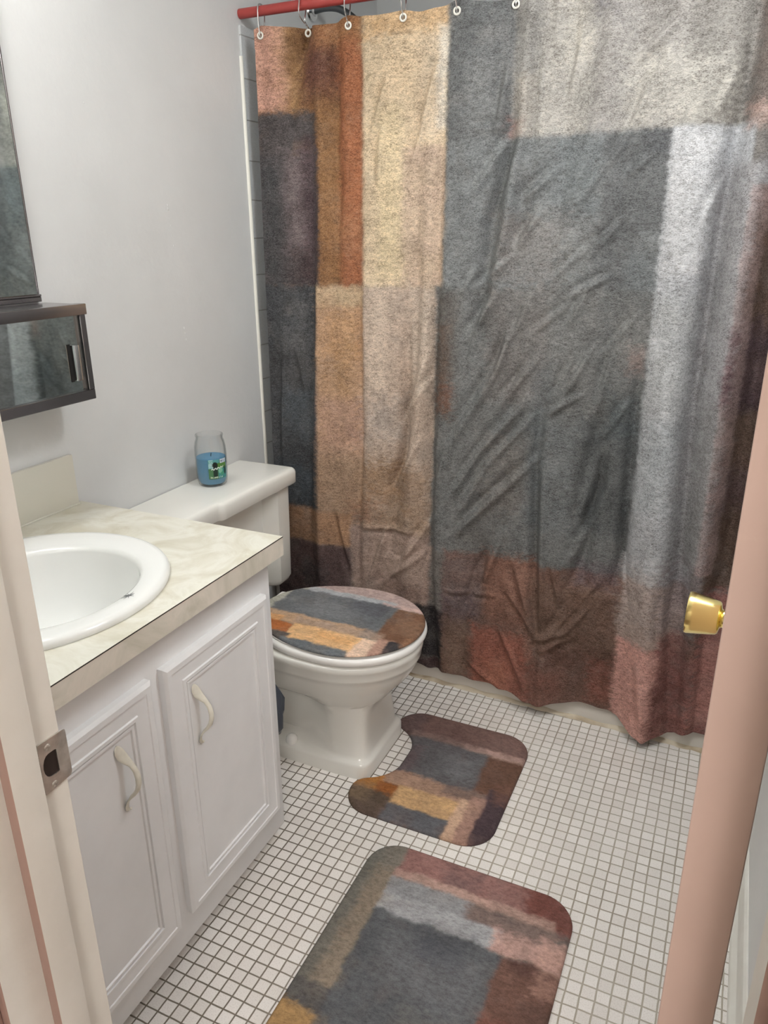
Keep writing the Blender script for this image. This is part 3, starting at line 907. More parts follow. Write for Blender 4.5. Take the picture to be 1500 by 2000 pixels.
def door(name, y0, y1, z0, z1, hy, lab, hingey):
    dr = obj(name, inset_door(y0, y1, z0, z1), M['cab'], van, smooth=20)
    dr['label'] = lab
    obj('handle', pull(hy, .545), M['cream'], dr, smooth=60)['label'] = 'cream painted leaf pull'
    for hz in (.580, .206):
        s = 1 if hingey > (y0 + y1) / 2 else -1
        bm = box(VX - .0005, VX + .0018, hingey - .007, hingey + .007, hz - .026, hz + .026, .0006, 1)
        add_tube(bm, [(VX + .003, hingey - s * .006, hz - .024), (VX + .003, hingey - s * .006, hz + .024)], .0032, 10)
        for q in (-.016, .016):
            add_lathe(bm, [(.0028, 0), (.0022, .0010), (.0006, .0013)], 12, to_x((VX + .0016, hingey + s * .002, hz + q)))
        obj('hinge', bm, M['cab'], dr)
    return dr
door('cabinet_door', .883, 1.212, .122, .684, .966, 'cabinet door nearer the toilet', 1.2205)
door('cabinet_door', .522, .851, .122, .684, .766, 'cabinet door nearer the doorway', .513)

# countertop -------------------------------------------------------------
CT = .797; CFX = -.826; CY0, CY1 = FY + .006, 1.272
ct = thing('vanity_countertop', 'cream marbled laminate countertop with a backsplash on the white vanity', 'countertop', (-1.11, .86, .755))
SCX, SCY, SRX, SRY = -1.113, .862, .244, .258
na = 128
def rect_ang(x0, x1, y0, y1, c, n):
    out = []
    cor = [math.atan2(y - c[1], x - c[0]) for x in (x0, x1) for y in (y0, y1)]
    A = [-PI + 2 * PI * i / n for i in range(n)]
    for a in cor:
        k = min(range(n), key=lambda j: abs(A[j] - a)); A[k] = a
    for a in A:
        dx, dy = math.cos(a), math.sin(a)
        t = min(((x1 if dx > 0 else x0) - c[0]) / dx if abs(dx) > 1e-9 else 9, ((y1 if dy > 0 else y0) - c[1]) / dy if abs(dy) > 1e-9 else 9)
        out.append((c[0] + dx * t, c[1] + dy * t))
    return out, A
R_, A_ = rect_ang(WX + .001, CFX, CY0, CY1, (SCX, SCY), na)
E_ = [(SCX + (SRX - .025) * math.cos(a), SCY + (SRY - .025) * math.sin(a)) for a in A_]
def slab(z0, z1, gx):
    bm = bmesh.new()
    Rr = [(x - (gx if abs(x - CFX) < 1e-4 else 0), y) for x, y in R_]
    add_loft(bm, [[(x, y, z0) for x, y in E_], [(x, y, z0) for x, y in Rr], [(x, y, z1) for x, y in Rr], [(x, y, z1) for x, y in E_], [(x, y, z0) for x, y in E_]], False, False)
    bmesh.ops.remove_doubles(bm, verts=bm.verts[:], dist=1e-6)
    return bm
top = obj('top_panel', slab(CT - .0024, CT, 0), [M['lam'], M['lamcore']], ct, smooth=0)
for p_ in top.data.polygons:
    if abs(p_.normal.z) < .5:
        p_.material_index = 1
core = obj('edge_band', slab(VZ1 - .001, CT - .0024, .0006), M['lamedge'], ct, smooth=0)
core['label'] = 'marbled laminate edge band'
bm = box(WX + .001, WX + .013, CY0, 1.256, CT - .0005, CT + .122, .0015, 2)
add_box(bm, WX + .012, WX + .016, CY0, 1.258, CT - .0005, CT + .004, .0012, 1)
obj('backsplash', bm, M['splash'], ct)['label'] = 'plain cream backsplash'

# sink ---------------------------------------------------------------------
ICX, ICY, IRX, IRY = -1.088, .868, .170, .180
def ell(t, z, off=0.0, inner=False, sc_=1.0):
    cx = SCX + (ICX - SCX) * t; cy = SCY + (ICY - SCY) * t
    rx = SRX + (IRX - SRX) * t + off; ry = SRY + (IRY - SRY) * t + off
    return [(cx + rx * sc_ * math.cos(2 * PI * k / 96), cy + ry * sc_ * math.sin(2 * PI * k / 96), z) for k in range(96)]
lo = [ell(0, CT - .02, -.028), ell(0, CT + .0004, -.026), ell(0, CT + .0004), ell(0, CT + .006, .001), ell(0, CT + .0115, -.002), ell(0, CT + .0145, -.008), ell(.25, CT + .0155), ell(.6, CT + .0145), ell(.88, CT + .0125), ell(1, CT + .0095), ell(1.04, CT + .002), ell(1.08, CT - .02)]
for s_, z in ((.95, -.045), (.885, -.078), (.785, -.107), (.64, -.130), (.45, -.1445), (.25, -.152), (.12, -.155)):
    lo.append(ell(1.08, CT + z, 0, True, s_))
under = [ell(1.08, CT - .163, 0, True, .12), ell(1.08, CT - .160, 0, True, .5), ell(1.08, CT - .125, 0, True, .86), ell(1.08, CT - .06, .012), ell(.6, CT - .02, -.005)]
bm = loft(lo + under + [lo[0]], False, False)
bmesh.ops.remove_doubles(bm, verts=bm.verts[:], dist=1e-6)
sink = obj('sink', bm, M['sink'], smooth=60)
tag(sink, 'white round drop-in sink set in the cream countertop', 'sink')
obj('drain', lathe([(.022, -.157), (.022, -.1515), (.020, -.1495), (.012, -.1515), (0, -.1515)], 32, Matrix.Translation((ICX - .002, ICY, CT))), M['chrome'], sink)
# hair-thin star mark on the inner slope of the rim
bm = bmesh.new()
random.seed(12)
mc = Vector((-.9060, .897, CT + .0125))
from mathutils.bvhtree import BVHTree
bvh = BVHTree.FromPolygons([v.co[:] for v in sink.data.vertices], [q.vertices[:] for q in sink.data.polygons])
def on_sink(v):
    c_, n_, _, _ = bvh.find_nearest(v)
    return c_ + n_ * (.0006 if n_.z > 0 else -.0006)
for k in range(10):
    a = 2 * PI * k / 10 + random.uniform(-.25, .25); l = random.uniform(.007, .017)
    P_ = [on_sink(mc + Vector((math.cos(a) * l * t * .8, math.sin(a) * l * t, -.004 * t * -math.cos(a)))) for t in (0, .3, .6, 1)]
    add_tube(bm, P_, [.0013, .0008, .0005, .0002], 5)
obj('crack_mark', bm, M['smudge'], sink)['label'] = 'dark star-shaped crack mark'

# =================================================================== mirrors on the left wall
mr = thing('wall_mirror', 'tall frameless wall mirror above the small mirrored cabinet', 'mirror', (WX, .85, 1.27))
obj('glass', box(WX + .0005, WX + .007, .44, 1.235, 1.277, 1.97, .001, 1), M['mirror'], mr, smooth=20)
bm = box(WX + .0005, WX + .012, .44, 1.240, 1.268, 1.2785, .001, 1)
add_box(bm, WX + .009, WX + .013, .44, 1.240, 1.2785, 1.2835, .001, 1)
obj('bottom_rail', bm, M['frame'], mr)
obj('edge_strip', box(WX + .0005, WX + .009, 1.2345, 1.2385, 1.277, 1.97, .001, 1), M['frame'], mr)

cab = thing('mirrored_cabinet', 'small metal wall cabinet with sliding mirror doors below the tall mirror', 'wall cabinet', (WX, .85, 1.06))
cx = -1.290; y0, y1, z0, z1 = .44, 1.260, 1.060, 1.265
bm = bmesh.new()
add_box(bm, WX + .0005, cx - .004, y0, y1 - .003, z1 - .004, z1 - .0005)      # top sheet
add_box(bm, WX + .0005, cx - .0185, y0 + .004, y1 - .004, z0, z0 + .004)
add_box(bm, WX + .0005, cx - .0185, y1 - .004, y1, z0, z1 - .0045)
add_box(bm, WX + .0005, cx - .0185, y0, y0 + .004, z0, z1 - .0045)
add_box(bm, WX + .0008, WX + .004, y0 + .004, y1 - .004, z0 + .004, z1 - .0045)
add_box(bm, cx - .018, cx, y1 - .0155, y1 + .0004, z0 + .0215, z1 - .01, .001, 1)             # posts
add_box(bm, cx - .018, cx, y0 - .0004, y0 + .0155, z0 + .0215, z1 - .01, .001, 1)
add_box(bm, cx - .018, cx, y0 - .0004, y1 + .0004, z0 - .0004, z0 + .0217, .001, 1)                   # bottom rail
obj('cabinet_case', bm, M['frame'], cab)
bm = box(cx - .022, cx + .004, y0 - .003, y1 + .003, z1 - .0225, z1 + .0005, .002, 2)
obj('top_rail', bm, M['frame'], cab)
dl = obj('sliding_door', box(cx - .0125, cx - .009, y0 + .38, y1 - .025, z0 + .022, z1 - .023), M['mirror'], cab, smooth=0)
obj('door_pull', box(cx - .0088, cx + .003, y1 - .0465, y1 - .0315, z0 + .046, z0 + .122, .0015, 2), M['chrome'], dl)
bm = box(cx - .0088, cx - .0078, y1 - .0545, y1 - .0462, z0 + .044, z0 + .124)
obj('finger_slot', bm, M['dark'], dl, smooth=0)
obj('sliding_door', box(cx - .0165, cx - .0135, y0 + .015, y1 - .0155, z0 + .022, z1 - .023), M['mirror'], cab, smooth=0)

# =================================================================== toilet
TY = 1.652
toi = thing('toilet', 'white two-piece toilet between the vanity and the bathtub', 'toilet', (-1.0, TY, 0))
def tank_loop(z, xf_near, xf_far, xpil, ynear, yfar, yj, yp, xb=WX + .003, r=.014, e=0.0):
    """outline of the tank: front steps at yj and a pilaster beyond yp"""
    pts = [(xb, ynear), (xf_near - r, ynear)]
    pts += [(xf_near - r + r * math.sin(a), ynear + r - r * math.cos(a)) for a in (PI / 6, PI / 3, PI / 2)]
    pts += [(xf_near, yj - .012), (xf_near + (xf_far - xf_near) * .12, yj - .006), (xf_near + (xf_far - xf_near) * .5, yj), (xf_near + (xf_far - xf_near) * .88, yj + .006), (xf_far, yj + .012), (xf_far, yp - .014), ((xf_far + xpil) / 2, yp), (xpil, yp + .012)]
    pts += [(xpil, yfar - r)]
    pts += [(xpil - r + r * math.cos(a), yfar - r + r * math.sin(a)) for a in (PI / 6, PI / 3, PI / 2)]
    pts += [(xb, yfar)]
    return [(x, y, z) for x, y in pts]
yn, yf = 1.372, 1.936
TLd = .726
def lid_loop(z, k):
    return tank_loop(z, -1.2045 - k, -1.1925 - k, -1.190 - k, yn + k, yf - k, 1.556, 1.80, r=.016)
lo = [lid_loop(TLd - .050, .004), lid_loop(TLd - .046, .0005), lid_loop(TLd - .014, .0), lid_loop(TLd - .006, .002), lid_loop(TLd - .0015, .006), lid_loop(TLd, .013)]
obj('tank_lid', loft(lo), M['porcelain'], toi, smooth=50)
def body_loop(z, k):
    return tank_loop(z, -1.222 - k, -1.256 - k, -1.214 - k, yn + .010 + k, yf - .008 - k, 1.556, 1.842, r=.016)
lo = [body_loop(.345, .022), body_loop(.352, .010), body_loop(.366, .004), body_loop(.50, .002), body_loop(TLd - .049, 0)]
obj('tank', loft(lo), M['porcelain'], toi, smooth=50)
bm = lathe([(.014, 0), (.013, .006), (.007, .010)], 20, to_x((-1.222, 1.43, .63)))
add_tube(bm, smooth_path([(-1.213, 1.43, .63), (-1.205, 1.44, .629), (-1.203, 1.47, .624), (-1.203, 1.50, .617)], 5), .005, 10)
obj('flush_lever', bm, M['chrome'], toi)

def bowl_loop(z, xb, xf, hw, pw=2.0, n=112, taper=0.0, wr=None, xs=-.905):
    out = []
    xc = xf - hw * 1.16 if pw < 3 else (xb + xf) / 2
    for k in range(n):
        a = 2 * PI * k / n
        c, s = math.cos(a), math.sin(a)
        if c >= 0:
            e = 2.0 / pw
            x = xc + (xf - xc) * abs(c) ** e
        else:
            e = 2.0 / max(pw, 3.2)
            x = xc - (xc - xb) * abs(c) ** e
        y = hw * math.copysign(abs(s) ** (2.0 / pw), s)
        if taper:
            y *= 1 - taper * max(0, (xc - x) / (xc - xb))
        if wr is not None:
            t = min(1, max(0, (x - (xs - .022)) / .044)); t = t * t * (3 - 2 * t)
            y = math.copysign(min(abs(y), wr + (hw - wr) * t), y)
        out.append((x, TY - .012 + y, z))
    return out
lo = [bowl_loop(0, -1.17, -.754, .136, 9), bowl_loop(.036, -1.17, -.754, .136, 9), bowl_loop(.045, -1.168, -.757, .132, 9),
      bowl_loop(.049, -1.166, -.764, .126, 9, wr=.10), bowl_loop(.060, -1.164, -.769, .121, 9, wr=.064),
      bowl_loop(.10, -1.16, -.772, .118, 8, wr=.058), bowl_loop(.160, -1.16, -.776, .114, 7, wr=.058), bowl_loop(.182, -1.16, -.775, .112, 5, wr=.064),
      bowl_loop(.196, -1.16, -.764, .118, 3, wr=.085), bowl_loop(.218, -1.16, -.738, .136, 2.3, wr=.12),
      bowl_loop(.24, -1.17, -.722, .146, 2.2), bowl_loop(.272, -1.18, -.692, .166, 2.1),
      bowl_loop(.305, -1.19, -.674, .180, 2.05), bowl_loop(.318, -1.19, -.671, .183, 2.05), bowl_loop(.322, -1.19, -.666, .188, 2.05), bowl_loop(.330, -1.19, -.664, .190, 2.05), bowl_loop(.348, -1.19, -.662, .191, 2.05), bowl_loop(.351, -1.19, -.660, .193, 2.05), bowl_loop(.366, -1.19, -.659, .194, 2.05), bowl_loop(.371, -1.188, -.663, .190, 2.05), bowl_loop(.372, -1.18, -.70, .15, 2.05)]
obj('bowl', loft(lo), M['porcelain'], toi, smooth=60)
for sy in (-1, 1):
    cb = obj('bolt_cap', lathe([(.017, 0), (.017, .008), (.0155, .016), (.011, .022), (.004, .0245), (0, .025)], 24, Matrix.Translation((-1.0, TY - .012 + sy * .113, .0445))), M['seat'], toi)
def seat_loop(z, k, back=-1.115):
    out = []
    n = 80
    for i in range(n):
        a = 2 * PI * i / n
        c, s = math.cos(a), math.sin(a)
        xc = -.862
        if c >= 0:
            x = xc + (.208 - k) * c
        else:
            x = xc - (xc - back - k) * abs(c) ** .72
        out.append((x, TY - .006 + (.196 - k) * math.copysign(abs(s) ** .95, s), z))
    return out
obj('seat', loft([seat_loop(.3725, .012), seat_loop(.374, .004), seat_loop(.379, .0005), seat_loop(.385, -.001), seat_loop(.391, .0), seat_loop(.3955, .004), seat_loop(.397, .012)]), M['seat'], toi, smooth=60)
obj('seat_lid', loft([seat_loop(.3972, .018), seat_loop(.398, .012), seat_loop(.4005, .010), seat_loop(.403, .012), seat_loop(.4035, .016)]), M['seat'], toi, smooth=60)
for y in (TY - .085, TY + .07):
    obj('seat_hinge', box(-1.145, -1.10, y - .02, y + .02, .3715, .3965, .006, 2), M['seat'], toi)

# =================================================================== printed mats
def disc_mesh(name, loop_fn, rings, zfun, blocks, base, gain, seed, axes=(0, 1)):
    pass

def mat_mesh(name, inside_sd, x0, x1, y0, y1, res, ztop, edge, thick, z0, blocks, base, gain, seed, material, parent=None, wobz=.0):
    """soft pad: a fine grid clipped to an outline given as a signed distance, with rolled edge and underside"""
    nx = int((x1 - x0) / res) + 1; ny = int((y1 - y0) / res) + 1
    U, V = np.meshgrid(np.linspace(x0, x1, nx), np.linspace(y0, y1, ny))
    sd = inside_sd(U, V)                 # >0 inside
    # pull the outside vertices on to the outline
    for _ in range(4):
        gx = (inside_sd(U + 1e-4, V) - inside_sd(U - 1e-4, V)) / 2e-4
        gy = (inside_sd(U, V + 1e-4) - inside_sd(U, V - 1e-4)) / 2e-4
        s = inside_sd(U, V)
        out = (s < 0) & (sd < 0) & (sd > -res * 2.2)
        U = np.where(out, U - s * gx, U); V = np.where(out, V - s * gy, V)
    s = inside_sd(U, V)
    keep = sd > -res * 2.0
    t = np.clip(s / edge, 0, 1)
    Zt = z0 + thick * np.sqrt(np.clip(1 - (1 - t) ** 2, 0, 1)) * .75 + thick * .25
    if wobz:
        Zt = Zt + wobz * (fbm(U * 9, V * 9, seed + 5, 3) - .5) * t
    col = paint(U, V, base, blocks, gain, seed, .007, .20)
    idx = -np.ones(U.shape, int)
    fm = keep[:-1, :-1] & keep[1:, :-1] & keep[:-1, 1:] & keep[1:, 1:] & ((sd[:-1, :-1] > -res * .2) | (sd[1:, :-1] > -res * .2) | (sd[:-1, 1:] > -res * .2) | (sd[1:, 1:] > -res * .2))
    used = np.zeros(U.shape, bool)
    used[:-1, :-1] |= fm; used[1:, :-1] |= fm; used[:-1, 1:] |= fm; used[1:, 1:] |= fm
    idx[used] = np.arange(used.sum())
    nT = int(used.sum())
    P = np.stack([U[used], V[used], Zt[used]], -1)
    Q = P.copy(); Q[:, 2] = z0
    f = np.stack([idx[:-1, :-1], idx[:-1, 1:], idx[1:, 1:], idx[1:, :-1]], -1)[fm]
    from collections import Counter
    ec = Counter(); 
    for a in f.tolist():
        for i in range(4):
            e = (a[i], a[(i + 1) % 4]); ec[e] += 1
    side = [[a, a + nT, b + nT, b] for (a, b) in ec if (b, a) not in ec]
    faces = f.tolist() + [[i + nT for i in q[::-1]] for q in f.tolist()] + side
    me = bpy.data.meshes.new(name)
    me.from_pydata(np.concatenate([P, Q]).tolist(), [], faces)
    c = col[used]
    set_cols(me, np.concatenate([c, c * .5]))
    o = link(name, me, material, parent, smooth=0)
    for p_ in me.polygons:
        p_.use_smooth = True
    me.set_sharp_from_angle(angle=math.radians(70))
    return o

def rrect(cx, cy, hx, hy, r):
    def f(u, v):
        qx = np.abs(u - cx) - (hx - r); qy = np.abs(v - cy) - (hy - r)
        return r - (np.hypot(np.maximum(qx, 0), np.maximum(qy, 0)) + np.minimum(np.maximum(qx, qy), 0))
    return f

M['plush'] = print_mat('printed_plush', 420, .7, 1.3, 1, .22, .25, .95, .8)
MG = 1.0
# --- bath mat
BM_ = [
 (-.66, -.53, .50, 1.40, (128, 122, 112), .03, 1),
 (-.66, -.60, .50, 1.40, (104, 104, 98), .03, .6),
 (-.60, -.53, .90, 1.25, (148, 132, 114), .03, .6),
 (-.66, -.54, .86, .93, (92, 90, 90), .02, .9),
 (-.66, -.52, .50, .875, (176, 142, 98), .02, 1),
 (-.553, -.10, 1.24, 1.40, (150, 112, 106), .014, 1),
 (-.45, -.36, 1.24, 1.33, (116, 92, 90), .03, .7),
 (-.26, -.12, 1.235, 1.40, (122, 78, 70), .03, .85),
 (-.553, -.18, 1.235, 1.262, (178, 148, 136), .010, .9),
 (-.553, -.36, 1.185, 1.238, (146, 146, 148), .012, 1),
 (-.37, -.175, 1.185, 1.238, (128, 110, 104), .03, 1),
 (-.553, -.28, 1.135, 1.192, (164, 164, 166), .012, 1),
 (-.30, -.13, 1.140, 1.195, (186, 152, 142), .02, 1),
 (-.20, -.13, 1.10, 1.215, (198, 160, 148), .02, .8),
 (-.553, -.265, .60, 1.142, (94, 96, 99), .012, 1),
 (-.50, -.30, .98, 1.10, (112, 112, 114), .05, .5),
 (-.44, -.34, 1.06, 1.14, (80, 82, 88), .04, .6),
 (-.40, -.26, .75, .95, (112, 112, 108), .06, .5),
 (-.27, -.10, .50, 1.138, (112, 84, 74), .014, 1),
 (-.265, -.17, .50, 1.0, (126, 82, 72), .03, .6),
 (-.25, -.19, 1.11, 1.14, (84, 60, 56), .02, .7),
 (-.19, -.13, 1.08, 1.13, (186, 146, 132), .03, .6),
 (-.20, -.10, .50, 1.06, (104, 80, 72), .03, .7),
]
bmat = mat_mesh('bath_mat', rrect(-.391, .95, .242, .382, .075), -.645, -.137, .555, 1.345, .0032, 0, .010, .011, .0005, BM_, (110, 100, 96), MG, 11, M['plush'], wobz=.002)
tag(bmat, 'large rectangular printed bath mat in grey, brown and pink on the tile floor', 'bath mat')

# --- contour mat: rounded rectangle with a notch for the toilet foot
def contour_sd(u, v):
    # blend of a rounded rectangle and a softly subtracted notch
    a = rrect(-.583, 1.626, .201, .232, .080)(u, v)
    qx = u - (-.790); w = .062
    nx_ = np.abs(v - 1.640)
    # notch: capsule along x of half width .115 narrowing to round end at x=-.695
    c = np.hypot(np.maximum(u - (-.800), 0), np.maximum(nx_ - .026, 0)) - .104
    k = .035
    h = np.clip(.5 + .5 * (c - a) / k, 0, 1)
    return c * (1 - h) + a * h - k * h * (1 - h)
CM = [
 (-.80, -.38, 1.745, 1.87, (124, 98, 92), .02, 1),
 (-.80, -.70, 1.74, 1.87, (104, 86, 84), .03, .8),
 (-.56, -.38, 1.725, 1.762, (182, 152, 142), .014, .9),
 (-.72, -.50, 1.735, 1.765, (142, 120, 114), .015, .7),
 (-.75, -.475, 1.57, 1.738, (102, 100, 102), .014, 1),
 (-.60, -.50, 1.60, 1.70, (120, 120, 122), .04, .6),
 (-.75, -.66, 1.56, 1.70, (106, 92, 94), .03, .7),
 (-.48, -.38, 1.56, 1.735, (110, 82, 68), .016, 1),
 (-.74, -.44, 1.515, 1.575, (172, 140, 120), .02, 1),
 (-.55, -.42, 1.54, 1.58, (110, 96, 94), .02, .7),
 (-.80, -.71, 1.475, 1.56, (178, 122, 66), .02, 1),
 (-.72, -.655, 1.455, 1.52, (156, 98, 52), .012, 1),
 (-.665, -.49, 1.448, 1.525, (204, 166, 122), .012, 1),
 (-.50, -.455, 1.39, 1.54, (206, 172, 146), .014, 1),
 (-.47, -.42, 1.39, 1.56, (166, 132, 118), .014, 1),
 (-.80, -.665, 1.39, 1.475, (92, 78, 66), .02, 1),
 (-.78, -.72, 1.43, 1.50, (130, 110, 88), .03, .6),
 (-.665, -.50, 1.39, 1.450, (100, 100, 104), .010, 1),
 (-.435, -.37, 1.39, 1.60, (78, 64, 68), .012, 1),
 (-.42, -.37, 1.56, 1.63, (120, 88, 76), .03, .7),
]
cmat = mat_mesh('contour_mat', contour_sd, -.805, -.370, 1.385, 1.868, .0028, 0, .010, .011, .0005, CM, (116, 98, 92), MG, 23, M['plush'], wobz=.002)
tag(cmat, 'printed contour mat with a rounded notch around the foot of the toilet', 'bath mat')

# --- lid cover
LC = [
 (-1.2, -1.055, 1.575, 1.90, (176, 176, 164), .014, 1),
 (-1.06, -.60, 1.752, 1.90, (182, 160, 154), .012, 1),
 (-1.06, -.78, 1.748, 1.778, (168, 172, 176), .010, 1),
 (-.82, -.60, 1.742, 1.765, (200, 172, 164), .012, .9),
 (-1.10, -.765, 1.605, 1.752, (108, 111, 114), .012, 1),
 (-.90, -.78, 1.68, 1.75, (88, 90, 96), .03, .7),
 (-1.00, -.86, 1.63, 1.70, (126, 128, 130), .04, .6),
 (-1.2, -1.04, 1.57, 1.605, (116, 114, 110), .02, .8),
 (-.765, -.60, 1.565, 1.742, (116, 84, 64), .012, 1),
 (-.74, -.66, 1.61, 1.70, (134, 104, 84), .03, .6),
 (-1.2, -.80, 1.556, 1.608, (190, 158, 128), .014, 1),
 (-1.2, -1.03, 1.54, 1.582, (206, 156, 108), .012, .9),
 (-1.0, -.74, 1.565, 1.598, (168, 146, 130), .02, .7),
 (-1.2, -.985, 1.505, 1.552, (176, 106, 58), .012, 1),
 (-.985, -.775, 1.478, 1.560, (226, 182, 132), .010, 1),
 (-.90, -.80, 1.51, 1.545, (212, 160, 106), .02, .6),
 (-.785, -.735, 1.42, 1.56, (226, 196, 172), .012, 1),
 (-.745, -.70, 1.42, 1.575, (178, 142, 126), .014, 1),
 (-1.2, -.97, 1.42, 1.505, (92, 86, 82), .014, 1),
 (-.99, -.79, 1.42, 1.485, (104, 110, 114), .010, 1),
 (-.715, -.60, 1.42, 1.572, (52, 50, 54), .010, 1),
 (-.68, -.60, 1.56, 1.60, (160, 120, 92), .02, .6),
]
def lid_sd(u, v):
    xc = -.862
    s = TY - .006
    rx = np.where(u > xc, .205, .272); ry = .192
    q = np.sqrt(((u - xc) / rx) ** 2 + ((v - s) / ry) ** 2)
    g = np.sqrt(((u - xc) / rx ** 2) ** 2 + ((v - s) / ry ** 2) ** 2) / np.maximum(q, 1e-6)
    return (1 - q) / np.maximum(g, 1.0)
M['lidcloth'] = print_mat('printed_lid_cloth', 420, .7, 1.3, 1, .25, .32, .7, .8)
lc = mat_mesh('toilet_lid_cover', lid_sd, -1.15, -.648, 1.445, 1.848, .0026, 0, .008, .0075, .4037, LC, (120, 112, 106), MG, 41, M['lidcloth'], wobz=.0015)
tag(lc, 'patchwork printed cloth cover lying over the closed toilet lid', 'toilet lid cover')

# =================================================================== candle
CN = Vector((-1.325, 1.690, TLd))
can = thing('jar_candle', 'blue wax candle in a clear glass jar on the toilet tank', 'candle', CN)
Mc = Matrix.Translation(CN)
outer = [(.030, .0005), (.036, .001), (.0395, .005), (.0405, .010), (.0415, .013), (.0415, .0155), (.0425, .018), (.0425, .0205), (.0435, .024), (.0445, .045), (.0445, .09), (.0435, .112), (.0405, .128), (.0375, .136), (.0372, .141), (.0385, .144), (.0390, .1465), (.0380, .1488)]
inner = [(.0362, .1485), (.0350, .145), (.0350, .136), (.0380, .127), (.0410, .111), (.0420, .09), (.0420, .045), (.0408, .020), (.036, .0075), (0, .0065)]
obj('jar', lathe(outer + inner, 56, Mc), M['glass'], can, smooth=60)
obj('wax', lathe([(0, .0075), (.035, .008), (.0402, .020), (.0414, .045), (.0414, .082), (.0395, .0835), (.028, .0825), (0, .0825)], 48, Mc), M['wax'], can, smooth=50)
obj('wick', tube([CN + Vector((0, 0, .080)), CN + Vector((.0005, 0, .086)), CN + Vector((.0015, .001, .092))], .0013, 8), M['wick'], can)
# paper sticker on the jar
nu, nv = 70, 56
az = math.atan2(-CN.y, -CN.x)
uu, vv = np.meshgrid(np.linspace(0, 1, nu), np.linspace(0, 1, nv))
A = az - .22 + 1.25 * uu
H = .0265 + .0565 * vv
Rr = np.interp(H, [.02, .024, .045, .09], [.0425, .0435, .0445, .0445]) + .0005
Pq = np.stack([CN.x + Rr * np.cos(A), CN.y + Rr * np.sin(A), CN.z + H], -1)
g = np.array(s2l((58, 122, 92))); c = np.empty(uu.shape + (3,)); c[...] = g
def blob(cu, cv, ru, rv, rgb, soft=.25, op=1.0):
    global c
    q = np.sqrt(((uu - cu) / ru) ** 2 + ((vv - cv) / rv) ** 2) + .25 * (vnoise(uu * 14, vv * 14, int(cu * 100)) - .5)
    m = sstep((1 + soft / 2 - q) / soft) * op
    c = c + (np.array(s2l(rgb)) - c) * m[..., None]
def patch(a, b, d_, e, rgb, op=1.0, soft=.03):
    global c
    n_ = .03 * (vnoise(uu * 22, vv * 22, int(a * 90 + d_ * 50)) - .5)
    m = sstep((uu + n_ - a) / soft + .5) * sstep((b - uu + n_) / soft + .5) * sstep((vv + n_ - d_) / soft + .5) * sstep((e - vv + n_) / soft + .5) * op
    c = c + (np.array(s2l(rgb)) - c) * m[..., None]
patch(-.1, .5, .0, .55, (72, 120, 78)); patch(.5, 1.1, .0, .5, (64, 142, 140)); patch(.45, 1.1, .55, .8, (86, 132, 62))
patch(-.1, .30, .55, 1.1, (126, 176, 178)); patch(.0, .6, .82, 1.1, (92, 160, 158))
blob(.34, .70, .14, .17, (16, 30, 26)); patch(.24, .46, .12, .52, (20, 44, 36)); blob(.9, .38, .08, .22, (18, 64, 62))
blob(.62, .42, .12, .14, (128, 186, 158)); blob(.72, .25, .10, .10, (70, 150, 120))
for k in range(5):
    patch(.04, .24, .62 + k * .085, .645 + k * .085, (206, 226, 218), .8, .02)
patch(.62, .98, .80, 1.0, (214, 222, 232)); patch(.70, .92, .83, .95, (158, 172, 196), .8); blob(.69, .90, .03, .045, (40, 52, 72))
# script-like white strokes and a line of small lettering
for k in range(26):
    t = k / 25
    blob(.16 + .62 * t, .50 + .10 * t + .035 * math.sin(t * 26), .022, .022, (232, 240, 234), .6, .9)
for k in range(12):
    patch(.08 + .055 * k, .11 + .055 * k, .055, .055 + (.05 if k % 3 else .075), (226, 234, 214), .9, .012)
me = grid_mesh('sticker', Pq, c)
M['sticker'] = mat('sticker_paper', (1, 1, 1, 1), .4)
nt, N, L, b = nodes(M['sticker'])
at = N.new('ShaderNodeVertexColor'); at.layer_name = 'Print'; L.new(at.outputs['Color'], b.inputs['Base Color'])
stk = link('sticker', me, M['sticker'], can, smooth=0)
sm = stk.modifiers.new('paper', 'SOLIDIFY'); sm.thickness = .0002; sm.offset = 1
for p_ in me.polygons:
    p_.use_smooth = True
stk['label'] = 'green picture sticker with white lettering'

# =================================================================== bag hung on the vanity side
bagt = thing('plastic_bag', 'dark grey plastic bag hanging on the vanity side beside the toilet', 'bag', (-.925, 1.29, .26))
lo = []
nb = 40
prof_ = [(.0, .252), (.45, .256), (.75, .268), (.95, .295), (1.0, .325), (.96, .355), (.82, .38), (.58, .40), (.34, .412), (.22, .42), (.20, .432), (.26, .442)]
for (s, z) in prof_:
    ring = []
    for k in range(nb):
        a = 2 * PI * k / nb
        cr = 1 + .10 * math.sin(5 * a + z * 30) * (.4 + s * .6) + .06 * math.sin(11 * a - z * 70)
        ring.append((-.925 + max(s, .02) * .060 * cr * math.cos(a), 1.288 + max(s, .02) * .036 * cr * math.sin(a) , z + .003 * math.sin(3 * a)))
    lo.append(ring)
obj('bag_body', loft(lo, True, False), M['bag'], bagt, smooth=60)
bm = tube(smooth_path([(-.932, 1.288, .438), (-.935, 1.275, .462), (-.928, 1.2585, .474), (-.920, 1.262, .470), (-.918, 1.28, .455), (-.918, 1.288, .438)], 5), .004, 8)
obj('bag_handles', bm, M['bag'], bagt)
bm = lathe([(.011, 0), (.011, .002), (.004, .003), (.003, .006)], 16, Matrix.Translation((-.926, VY1, .472)) @ Matrix.Rotation(-PI / 2, 4, 'X'))
add_tube(bm, smooth_path([(-.926, VY1 + .004, .472), (-.926, VY1 + .018, .468), (-.926, VY1 + .024, .474), (-.926, VY1 + .024, .484)], 4), .002, 8)
obj('hook', bm, M['chrome'], bagt)

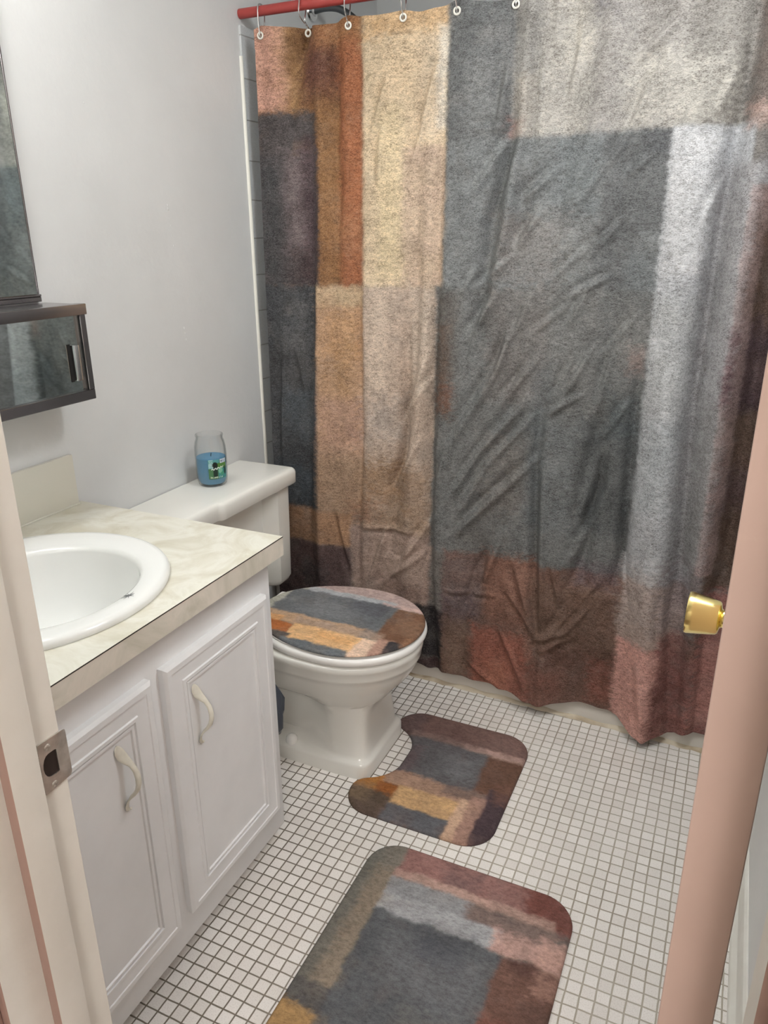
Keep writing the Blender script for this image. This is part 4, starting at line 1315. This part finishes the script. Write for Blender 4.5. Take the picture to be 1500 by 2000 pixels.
# =================================================================== lamps, one an added fill dome
fx = thing('vanity_light', 'vanity light bar with glowing bulbs above the tall mirror', 'light fixture', (WX, .86, 2.08))
obj('back_plate', box(WX + .0005, WX + .035, .55, 1.13, 2.035, 2.125, .006, 3), M['chrome'], fx)
for y in (.62, .78, .94, 1.08):
    Mb = to_x((WX + .033, y, 2.08))
    obj('socket', lathe([(.024, 0), (.024, .02), (.018, .026)], 24, Mb), M['chrome'], fx)
    prof = [(.016, .022), (.018, .03)] + [(.04 * math.sin(a), .072 - .04 * math.cos(a)) for a in [math.radians(q) for q in range(30, 181, 10)]]
    obj('bulb', lathe(prof, 28, Mb), M['bulb'], fx, smooth=80)
cl = thing('fill_dome', 'round glowing fill dome added on the bathroom ceiling, out of view', 'light fixture', (-.02, 1.32, CZ))  # added unseen fill light that lifts the whole bathroom
obj('lamp_base', lathe([(.18, -.015), (.18, 0)], 40, Matrix.Translation((-.02, 1.32, CZ))), M['chrome'], cl)
obj('lamp_shade', lathe([(0, -.095), (.06, -.092), (.11, -.078), (.15, -.050), (.165, -.015)], 40, Matrix.Translation((-.02, 1.32, CZ))), M['ceilfill'], cl, smooth=80)
hl = thing('hall_lamp', 'round ceiling lamp in the hallway behind the camera', 'light fixture', (.48, -1.12, CZ))
obj('lamp_base', lathe([(.265, -.015), (.265, 0)], 40, Matrix.Translation((.48, -1.12, CZ))), M['chrome'], hl)
obj('lamp_shade', lathe([(0, -.11), (.10, -.105), (.18, -.085), (.235, -.05), (.25, -.015)], 40, Matrix.Translation((.48, -1.12, CZ))), M['halllamp'], hl, smooth=80)

# =================================================================== world, camera
w = bpy.data.worlds.new('World'); sc.world = w; w.use_nodes = True
w.node_tree.nodes['Background'].inputs[0].default_value = (.9, .92, 1, 1)
w.node_tree.nodes['Background'].inputs[1].default_value = .02

cam = bpy.data.cameras.new('Camera'); co = bpy.data.objects.new('Camera', cam); COL.objects.link(co)
cam.sensor_fit = 'VERTICAL'; cam.sensor_height = 36.0
cam.lens = 1481.0 / 2000.0 * 36.0
cam.clip_start = .01
X = Vector((0.9087691, 0.4172411, -0.0069643)); Yv = Vector((0.1375124, -0.3151813, -0.9390160)); Zv = Vector((-0.3939911, 0.8523911, -0.3438029))
Mw = Matrix.Identity(4)
for i in range(3):
    Mw[i][0] = X[i]; Mw[i][1] = -Yv[i]; Mw[i][2] = -Zv[i]
Mw[0][3], Mw[1][3], Mw[2][3] = 0, 0, 1.40
co.matrix_world = Mw
sc.camera = co
vs = sc.view_settings
vs.view_transform = 'Standard'; vs.look = 'None'; vs.exposure = 0.3; vs.gamma = 1.0; vs.use_curve_mapping = False
